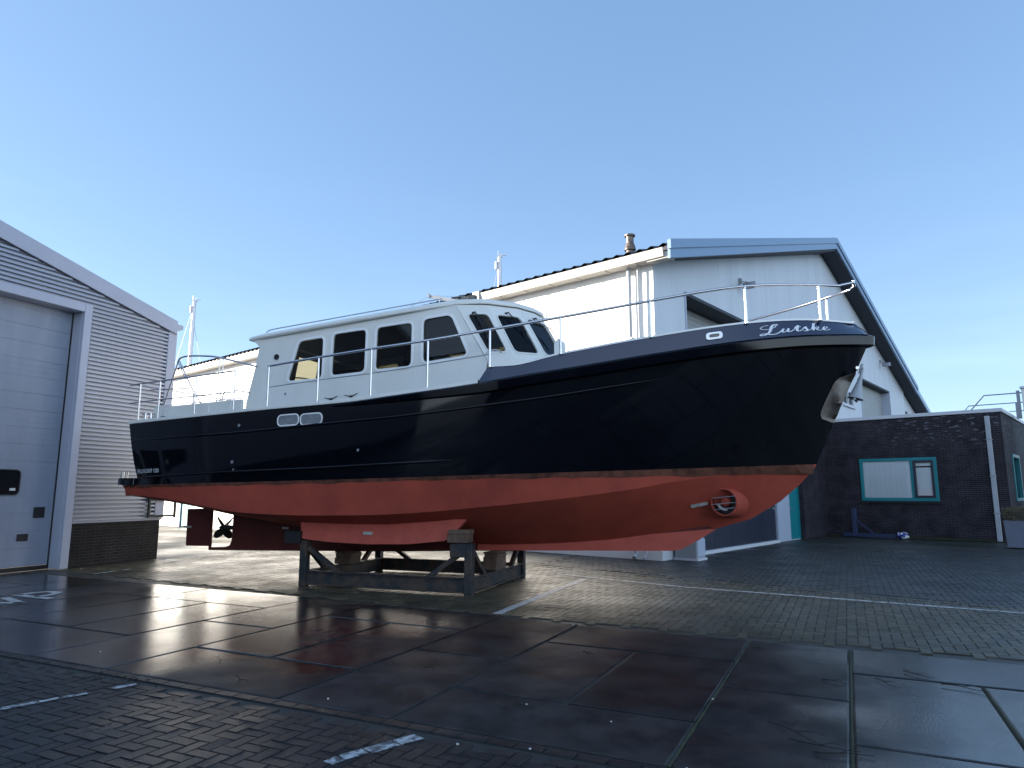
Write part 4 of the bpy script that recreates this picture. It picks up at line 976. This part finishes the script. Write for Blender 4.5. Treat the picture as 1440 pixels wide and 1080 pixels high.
# ---------------------------------------------------------------- deckhouse
DY = 1.35; rz_ = lambda x: 4.42+(x+2.9)*.069
w1 = rp([(-2.02, 3.585), (-1.285, 3.60), (-1.275, 4.345), (-1.80, 4.315)], .09)
w2 = rp([(-1.085, 3.635), (-.405, 3.665), (-.395, 4.415), (-1.07, 4.385)], .09)
w3 = rp([(-.195, 3.685), (.505, 3.705), (.51, 4.46), (-.18, 4.43)], .09)
w4 = rp([(.725, 3.75), (1.555, 3.82), (1.24, 4.53), (.72, 4.495)], .10)
tops = [(1.42, -1.35), (1.88, -1.13), (2.27, -.71), (2.44, -.28), (2.48, 0)]; bots = [(1.84, -1.37), (2.24, -1.16), (2.64, -.72), (2.80, -.28), (2.85, 0)]
tops = tops+[(x, -y) for x, y in reversed(tops[:-1])]; bots = bots+[(x, -y) for x, y in reversed(bots[:-1])]
def fz(i, t):  # point on the raked front: i station, t height (0 sill .. 1 window head)
    i = min(max(i, 0), 8); a = int(min(i, 7)); k = i-a
    T0 = Vector((tops[a][0]*(1-k)+tops[a+1][0]*k, tops[a][1]*(1-k)+tops[a+1][1]*k)); B0 = Vector((bots[a][0]*(1-k)+bots[a+1][0]*k, bots[a][1]*(1-k)+bots[a+1][1]*k))
    p = B0*(1-t)+T0*t; z = (3.83+.04*(B0.x-1.8))*(1-t)+(4.53+.02*(B0.x-1.8))*t; return p.x, p.y, z
def side(b, sg):
    O_ = [(-2.95, 2.92), (1.80, 3.10), (1.90, 3.70), (1.31, 4.70), (-2.86, 4.43), (-2.68, 4.25), (-2.72, 4.1), (-2.93, 3.25)]
    b.prism([O_, w1, w2, w3, w4], DY-.05, DY, lambda a, c, d: (a, sg*d, c))
for sg in (-1, 1): 
    sd_ = bld(lambda b: side(b, sg), 'deckhouse_side', 'white', YB, bevel=.004)
    for w_ in (w1, w2, w3, w4):
        ff = lambda a, c, d: (a, sg*d, c)
        wo = bld(lambda b: b.prism([grow(w_, .04), grow(w_, -.004)], DY, DY+.018, ff), 'window', 'rim', sd_, bevel=.006)
        bld(lambda b: b.prism([grow(w_, -.002)], DY-.03, DY-.022, ff), 'pane', 'glass', wo)
        if sg < 0 and w_ is not w1: pass
# raked wrap-around front
def frontp(b):
    n = MB
    for i in range(8):
        hole = None
        g0 = .15 if i in (0, 7) else .10
        hole = rp([(g0, .03), (.90, .03), (.90, 1.0), (g0, 1.0)], .10) if i not in () else None
        if i in (3, 4): continue
        def f(a, c, d, i=i):
            x, y, z = fz(i+a, c); x1, y1, _ = fz(i, .5); x2, y2, _ = fz(i+1, .5); tx, ty = x2-x1, y2-y1; L = sqrt(tx*tx+ty*ty); return (x+ty/L*d, y-tx/L*d, z+.3*d)
        b.prism([rect(0, 1, -.18, 1.22), hole], -.035, 0, f)
# front stations: F1 = 0-1, F2 = 1-2, F3 = 2-3.9 (joined), mirrored
def fseg(i0, i1):
    def f(a, c, d):
        u_ = i0+(i1-i0)*a; x, y, z = fz(u_, c); x1, y1, _ = fz(max(u_-.3, i0), .5); x2, y2, _ = fz(min(u_+.3, i1), .5); tx, ty = x2-x1, y2-y1; L = sqrt(tx*tx+ty*ty)
        return (x+ty/L*d, y-tx/L*d, z+.3*d)
    return f
fp = MB(); fw = []
for (i0, i1, h0, h1) in ((0, 1, .20, .86), (1, 2, .14, .90), (2, 4, .10, .93), (4, 6, .07, .90), (6, 7, .10, .86), (7, 8, .14, .80)):
    H_ = rp([(h0, .03), (h1, .03), (h1, .99), (h0, .99)], .13, 6); f = fseg(i0, i1)
    O_ = [(k/6, -.18) for k in range(7)]+[(1-k/6, 1.24) for k in range(7)]
    fp.prism([O_, H_], -.035, 0, f); fw.append((H_, f))
fo_ = fp.build('deckhouse_front', 'white', YB, smooth=25)
for H_, f in fw:
    wo = bld(lambda b: b.prism([grow(H_, .035), H_], -.002, .012, f), 'windscreen_frame', 'white', fo_, smooth=30)
    bld(lambda b: b.prism([grow(H_, .01)], -.028, -.022, f), 'pane', 'glass', wo)
def skirt(b):
    rows = []
    for c, e in ((-.16, .004), (-.5, .03), (-1.2, .05)):
        rows.append([(fz(i/4, -.16)[0]+e, fz(i/4, -.16)[1]*(1+e*.3), fz(i/4, -.16)[2]+(c+.16)*.7) for i in range(33)])
    b.grid(rows)
bld(skirt, 'deckhouse_skirt', 'white', fo_, smooth=40, fix=False)
# trunk forward of the deckhouse
def trunk(b):
    O_ = rp([(2.4, -1.0), (4.0, -.78), (4.3, -.3), (4.3, .3), (4.0, .78), (2.4, 1.0)], .2)
    b.prism([O_], 3.2, 3.72, lambda a, c, d: (a-(d-3.2)*.1, c*(1-.06*(d-3.2)), d+.03*(a-2.4)))
bld(trunk, 'fore_cabin', 'white', YB, bevel=.03)
# roof with brow and camber
ro = [(-2.93, -1.36), (-2.6, -1.41), (-1, -1.42), (.2, -1.415), (.9, -1.385)]+[(fz(i/3, 1.2)[0]+.006, fz(i/3, 1.2)[1]*1.006) for i in range(0, 12)]+[(fz(4, 1.2)[0]+.006, 0)]
RO = ro+[(x, -y) for x, y in reversed(ro[:-1])]
def roof(b):
    rows = []
    for k, dz in ((.975, -.02), (1.0, -.01), (1.004, .02), (.998, .05), (.975, .08), (.93, .10), (.84, .12), (.6, .145), (.3, .155), (.02, .16)):
        rows.append([((x-.2)*k+.2, y*k, min(rz_(x), 4.70+.02*x)+dz) for x, y in RO])
    b.grid(rows, closed=True); k = len(b.v); b.v += [(x, y, min(rz_(x), 4.70+.02*x)) for x, y in RO]; b.f.append(tuple(range(k, k+len(RO))))
rfb = bld(roof, 'roof', 'white', YB, smooth=60)
bld(lambda b: b.box(-2.5, 1.2, -1.28, 1.28, 4.40, 4.44, lambda x, y, z: (x, y, z+(x+2.9)*.069-.03)), 'ceiling_lining', 'interior', rfb)
def aft(b):
    f = lambda a, c, d: (-2.93+.19*(c-3.25)+d, a, c)
    b.prism([rect(-1.31, 1.31, 2.95, 4.42), rp(rect(-.95, -.35, 3.5, 4.2), .08), rect(-.2, .5, 3.0, 4.3), rp(rect(.65, 1.1, 3.5, 4.2), .08)], 0, .05, f)
bld(aft, 'deckhouse_aft_wall', 'white', YB)
bld(lambda b: (b.box(-2.8, 1.9, -1.29, 1.29, 3.02, 3.06), b.box(-1.25, -1.15, -1.2, .2, 3.06, 3.9), b.box(1.25, 1.6, -1.2, 1.2, 3.06, 3.72), b.box(.1, .55, -.9, -.4, 3.06, 4.05), b.box(.0, 1.1, .85, 1.25, 3.06, 3.75), b.box(-.05, .0, .2, 1.29, 3.06, 4.4)), 'cabin_fittings', 'interior', YB, bevel=.01)
# port light, small fittings, wipers on the deckhouse
bld(lambda b: (b.tube([(-2.29, -DY+.01, 4.055), (-2.29, -DY-.02, 4.055)], .052, 18)), 'side_light', 'darkpane', YB, smooth=40)
bld(lambda b: (b.tube([(-2.05, -DY+.01, 3.36), (-2.05, -DY-.015, 3.36)], .022, 12)), 'filler_cap', 'steel', YB, smooth=40)
for x0, z0 in ((-1.07, 3.235), (-.66, 3.265)):
    bld(lambda b: (b.tube([(x0-.13, -1.37, z0+.01), (x0-.04, -1.37, z0-.015), (x0+.05, -1.37, z0-.01), (x0+.14, -1.37, z0+.03)], [.005, .009, .009, .005], 6), b.box(x0-.02, x0+.03, -1.375, -1.34, z0-.035, z0-.012)), 'cleat', 'rubber', YB)
for i_, c0, c1, a0 in ((.42, 1.02, .42, .42), (1.52, 1.06, .55, 1.80), (2.75, 1.05, .5, 3.1), (5.1, 1.05, .5, 4.9)):
    p0 = Vector(fz(i_, c0)); p1 = Vector(fz(a0, c1)); off = Vector((.035, -.03 if i_ < 4 else .03, .02))
    bld(lambda b: (b.tube([p0, p0+off, p1+off], [.012, .010, .006], 6), b.beam(p0-Vector((0, .035, 0)), p0+Vector((0, .035, .01)), .03), b.beam(p1+off*.6-Vector((.05, 0, -.12)), p1+off*.6+Vector((.05, 0, -.12)), .012)), 'wiper', 'rubber', fo_)
# aft cockpit coaming
def coam(b):
    b.prism([[(-5.0, 2.88), (-2.9, 2.93), (-2.9, 3.285), (-4.96, 3.22)]], 1.44, 1.50, lambda a, c, d: (a, -d, c)); b.prism([[(-5.0, 2.88), (-2.9, 2.93), (-2.9, 3.285), (-4.96, 3.22)]], 1.44, 1.50, lambda a, c, d: (a, d, c))
    b.box(-5.02, -4.96, -1.5, 1.5, 2.88, 3.22); 
bld(coam, 'cockpit_coaming', 'white', YB, bevel=.008)
bld(lambda b: [b.tube([(x, -1.515, 3.0), (x, -1.515, z_)], .008, 6) for x, z_ in ((-4.7, 3.18), (-3.65, 3.20), (-3.15, 3.22))]+[b.tube([(-4.98, -1.5, 3.235), (-2.9, -1.5, 3.30)], .012, 6)], 'coaming_trim', 'rim', YB)

# ---------------------------------------------------------------- railings
top_z = pchip([-2.0, -.94, .09, 1.10, 2.14, 3.25, 4.56, 5.89, 6.99, 7.6], [3.77, 3.85, 3.92, 3.99, 4.09, 4.21, 4.40, 4.60, 4.69, 4.74])
rb = lambda x: sheer_b(min(x, 7.62))-(.02+.17*max(0, (x-5)/2.7)**2)
RL = bpy.data.objects.new('guard_rail', None)
def rail(b):
    xs = [-2.0+(7.50+2.0)*(1-(1-i/70)**1.35) for i in range(71)]
    S_ = [Vector((x, -max(rb(x), .02), top_z(x))) for x in xs if x < 7.3]
    P_ = [Vector((p.x, -p.y, p.z)) for p in reversed(S_)]
    mid = [Vector((7.44, -.2, 4.755)), Vector((7.48, 0, 4.76)), Vector((7.44, .2, 4.755))]
    b.tube(S_+mid+P_, .021, 10)
rl = bld(rail, 'guard_rail', 'steel', YB, smooth=60)
def stan(b, x, sg, zt_=None, zb=None, y=None):
    y_ = y or rb(x); z0 = (zb if zb is not None else (sheer_z(x)+.02 if x < 2 else bwp(x, 1)[2])); z1 = zt_ or top_z(x)-.01
    b.tube([(x, sg*y_, z0), (x, sg*y_, z1)], .019, 10); b.tube([(x, sg*y_, z0), (x, sg*y_, z0+.02)], .03, 10)
for x in (-1.98, -.94, .09, 1.10, 2.14, 3.25, 4.56, 5.89, 6.93):
    for sg in (-1, 1):
        if sg > 0 and x > 6.5: continue
        bld(lambda b: stan(b, x, sg), 'stanchion', 'chrome' if x > 4 else 'steel', rl, smooth=60)
bld(lambda b: stan(b, 7.08, 1, 4.60, 4.10, .12), 'stanchion', 'chrome', rl, smooth=60)
bld(lambda b: b.tube([(7.47, 0, 4.74), (7.47, 0, 4.84)], .022, 8), 'rail_end_post', 'chrome', rl, smooth=60)
for sg in (-1, 1):
    bld(lambda b: b.tube([(x, sg*rb(x), z) for x, z in ((-1.97, 3.395), (-.93, 3.46), (.1, 3.51), (1.11, 3.60), (2.13, 3.70))], .008, 6), 'lower_wire', 'galv', rl)
    def aftr(b):
        y = lambda x: sg*min(1.70, sheer_b(x)-.03)
        b.tube([(x, y(x), z) for x, z in ((-5.50, 3.66), (-4.68, 3.69), (-2.91, 3.78))], .016, 8); b.tube([(x, y(x), z) for x, z in ((-5.48, 3.30), (-4.68, 3.33), (-2.88, 3.39))], .012, 8)
    ra = bld(aftr, 'aft_rail', 'steel', YB, smooth=60)
    for x, z in ((-5.18, 3.66), (-4.68, 3.69), (-3.80, 3.73), (-2.90, 3.78)): bld(lambda b: b.tube([(x, sg*min(1.70, sheer_b(x)-.03), 2.93), (x, sg*min(1.70, sheer_b(x)-.03), z)], .015, 8), 'stanchion', 'steel', ra, smooth=60)
    def bim(b):
        y = sg*1.35
        b.tube(catmull([(-4.66, y, 4.10), (-4.60, y, 4.19), (-4.4, y, 4.22), (-3.96, y, 4.19), (-3.6, y, 4.13), (-2.72, y, 3.9)], 4), .018, 8)
        b.tube([(-4.64, y, 4.15), (-4.95, y, 3.24)], .014, 8); b.tube([(-4.62, y, 4.13), (-4.27, y, 3.60), (-4.2, y, 3.50), (-4.2, y, 3.24)], .014, 8); b.tube([(-4.66, y, 4.12), (-4.32, y, 3.60)], .010, 8)
        b.tube([(-3.62, y, 4.13), (-3.63, y, 3.24)], .012, 8); b.tube([(-3.53, y, 4.11), (-3.55, y, 3.24)], .012, 8)
        b.tube([(-5.3, y, 3.60), (-4.3, y, 3.58)], .012, 8); b.tube([(-4.15, y, 3.45), (-3.98, y, 3.24)], .012, 8)
        b.tube(catmull([(-3.5, y, 3.24), (-3.48, y, 3.42), (-3.35, y, 3.50), (-2.85, y, 3.42)], 4), .012, 8)
    bld(bim, 'canopy_frame', 'steel', YB, smooth=60)
    bld(lambda b: [b.tube([(x, sg*1.58, 2.93), (x, sg*1.58, 3.10)], .028, 10) for x in (-5.12, -4.98)]+[b.tube([(-5.2, sg*1.58, 3.08), (-4.9, sg*1.58, 3.08)], .014, 8), b.tube([(-4.78, sg*1.6, 2.95), (-4.68, sg*1.6, 3.02), (-4.58, sg*1.6, 3.0)], .018, 8)], 'mooring_bollard', 'steel', YB, smooth=50)
    bld(lambda b: b.tube(catmull([(-2.66, sg*1.22, rz_(-2.66)+.12), (-2.58, sg*1.22, rz_(-2.58)+.175)]+[(x, sg*1.22, rz_(x)+.18) for x in (-2, -1, 0, 1.0)], 3), .012, 8), 'roof_rail', 'steel', rfb, smooth=60)
    bld(lambda b: [b.tube([(x, sg*1.22, rz_(x)+.09), (x, sg*1.22, rz_(x)+.18)], .009, 6) for x in (-1.7, -.8, .15, .95)], 'roof_rail_feet', 'steel', rfb)
bld(lambda b: b.tube([(-5.36, -1.66, 3.67), (-5.38, 0, 3.67), (-5.36, 1.66, 3.67)], .015, 8), 'stern_rail', 'steel', YB, smooth=60)
# folded signal mast, searchlight and aerial on the roof
bld(lambda b: (b.beam((.50, -.75, 5.09), (1.12, -.75, 4.93), .055, .05), b.beam((.49, -.75, 5.09), (.52, -.75, 5.11), .07), b.tube([(-.25, -.75, 4.74), (.50, -.75, 5.1), (1.35, -.75, 5.0)], .004, 4), b.beam((1.0, -.75, 4.76), (1.15, -.75, 4.95), .06)), 'folded_mast', 'galv', rfb)
bld(lambda b: (b.tube([(1.12, -.80, 4.945), (1.32, -.82, 4.955)], .04, 14), b.box(1.30, 1.46, -.86, -.76, 4.92, 4.995), b.box(1.10, 1.15, -.85, -.77, 4.91, 4.98), b.tube([(1.25, -.8, 4.75), (1.25, -.8, 5.0)], .03, 8)), 'horn_motor', 'teal_box', rfb, bevel=.008)
bld(lambda b: (b.tube([(2.0, .25, 4.80), (2.0, .25, 5.06)], .014, 8), b.tube([(2.0, .25, 4.80), (2.0, .25, 4.9)], .03, 8)), 'aerial', 'rim', rfb)
bld(lambda b: (b.tube([(2.2, .9, 4.80), (2.2, .9, 4.93)], .012, 8), b.tube([(2.2, .9, 4.93), (2.2, .9, 5.02)], .025, 8)), 'aerial', 'rim', rfb)
bld(lambda b: b.prism([rp([(2.82, 3.7), (2.97, 3.7), (2.97, 4.10), (2.90, 4.15), (2.82, 4.08)], .05)], -.66, -.5), 'deck_vent', 'white', YB, bevel=.02)
bld(lambda b: b.tube(catmull([(1.92, -1.50, 3.78), (1.97, -1.5, 3.82), (2.1, -1.5, 3.84), (2.2, -1.5, 3.79)], 4), .012, 8), 'grab_handle', 'steel', YB, smooth=60)

# ---------------------------------------------------------------- cradle, timber
CR = thing('boat_cradle', 'dark blue grey welded steel cradle carrying the yacht', 'cradle', (-1.71, 12.8, 0), BT)
each('long_beam', 'cradle', CR, [(lambda b, y=y: (b.box(-1.55, 1.55, y-.012, y+.012, .05, .25), b.box(-1.55, 1.55, y-.06, y+.06, .25, .27), b.box(-1.55, 1.55, y-.06, y+.06, .03, .05))) for y in (-1.23, 1.23)])
each('cross_beam', 'cradle', CR, [(lambda b, x=x: (b.box(x-.012, x+.012, -1.17, 1.17, .05, .25), b.box(x-.06, x+.06, -1.17, 1.17, .25, .27), b.box(x-.06, x+.06, -1.17, 1.17, .03, .05))) for x in (-1.5, 1.56)])
for sx in (-1, 1):
    for sy in (-1, 1):
        x = 1.56*sx; top = .80 if sx > 0 else .77
        bld(lambda b: b.box(x-.065, x+.065, sy*1.23-.065, sy*1.23+.065, 0, top), 'post', 'cradle', CR, bevel=.006)
        bld(lambda b: b.beam((x-sx*.08, sy*1.23, top-.12), (sx*.80, sy*1.23, .22), .075), 'brace', 'cradle', CR)
        bld(lambda b: b.beam((x, sy*1.17, top-.10), (x, sy*.62, .24), .075), 'brace', 'cradle', CR)
for sy in (-1, 1):
    bld(lambda b: b.box(1.26, 1.52, sy*1.23-.10, sy*1.23+.12, .58, .80), 'support_head', 'cradle', CR, bevel=.006)
    bld(lambda b: b.box(-1.92, -1.60, sy*1.23-.12, sy*1.23+.10, .72, .93), 'support_head', 'rubber', CR, bevel=.006)
def block(lab, x, y, z0, hs, sz, rz=0):
    T = thing('timber_block', lab, 'timber block', Vector((-1.71, 12.8, z0))+Matrix.Rotation(BT, 3, 'Z') @ Vector((x, y, 0)), BT+rz, 'timber blocks under the yacht'); z = 0
    for i, h in enumerate(hs):
        bld(lambda b: b.box(-sz[0]/2+.02*(i % 2), sz[0]/2+.015*(i % 2), -sz[1]/2, sz[1]/2, z+.002, z+h), 'timber', 'wood', T, bevel=.008); z += h
block('stack of weathered timber under the keel at the aft end of the cradle', -1.5, 0, .27, [.11, .09, .035], (.32, .42), .05)
block('thick timber under the keel at the bow end of the cradle', 1.5, 0, .27, [.22, .05, .035], (.26, .40), -.06)
block('timber wedged between the near fin and the cradle post', 1.40, -1.24, .805, [.13, .075], (.36, .24), .1)
block('timber between the far fin and the cradle post', 1.40, 1.24, .805, [.13, .075], (.36, .24), -.1)
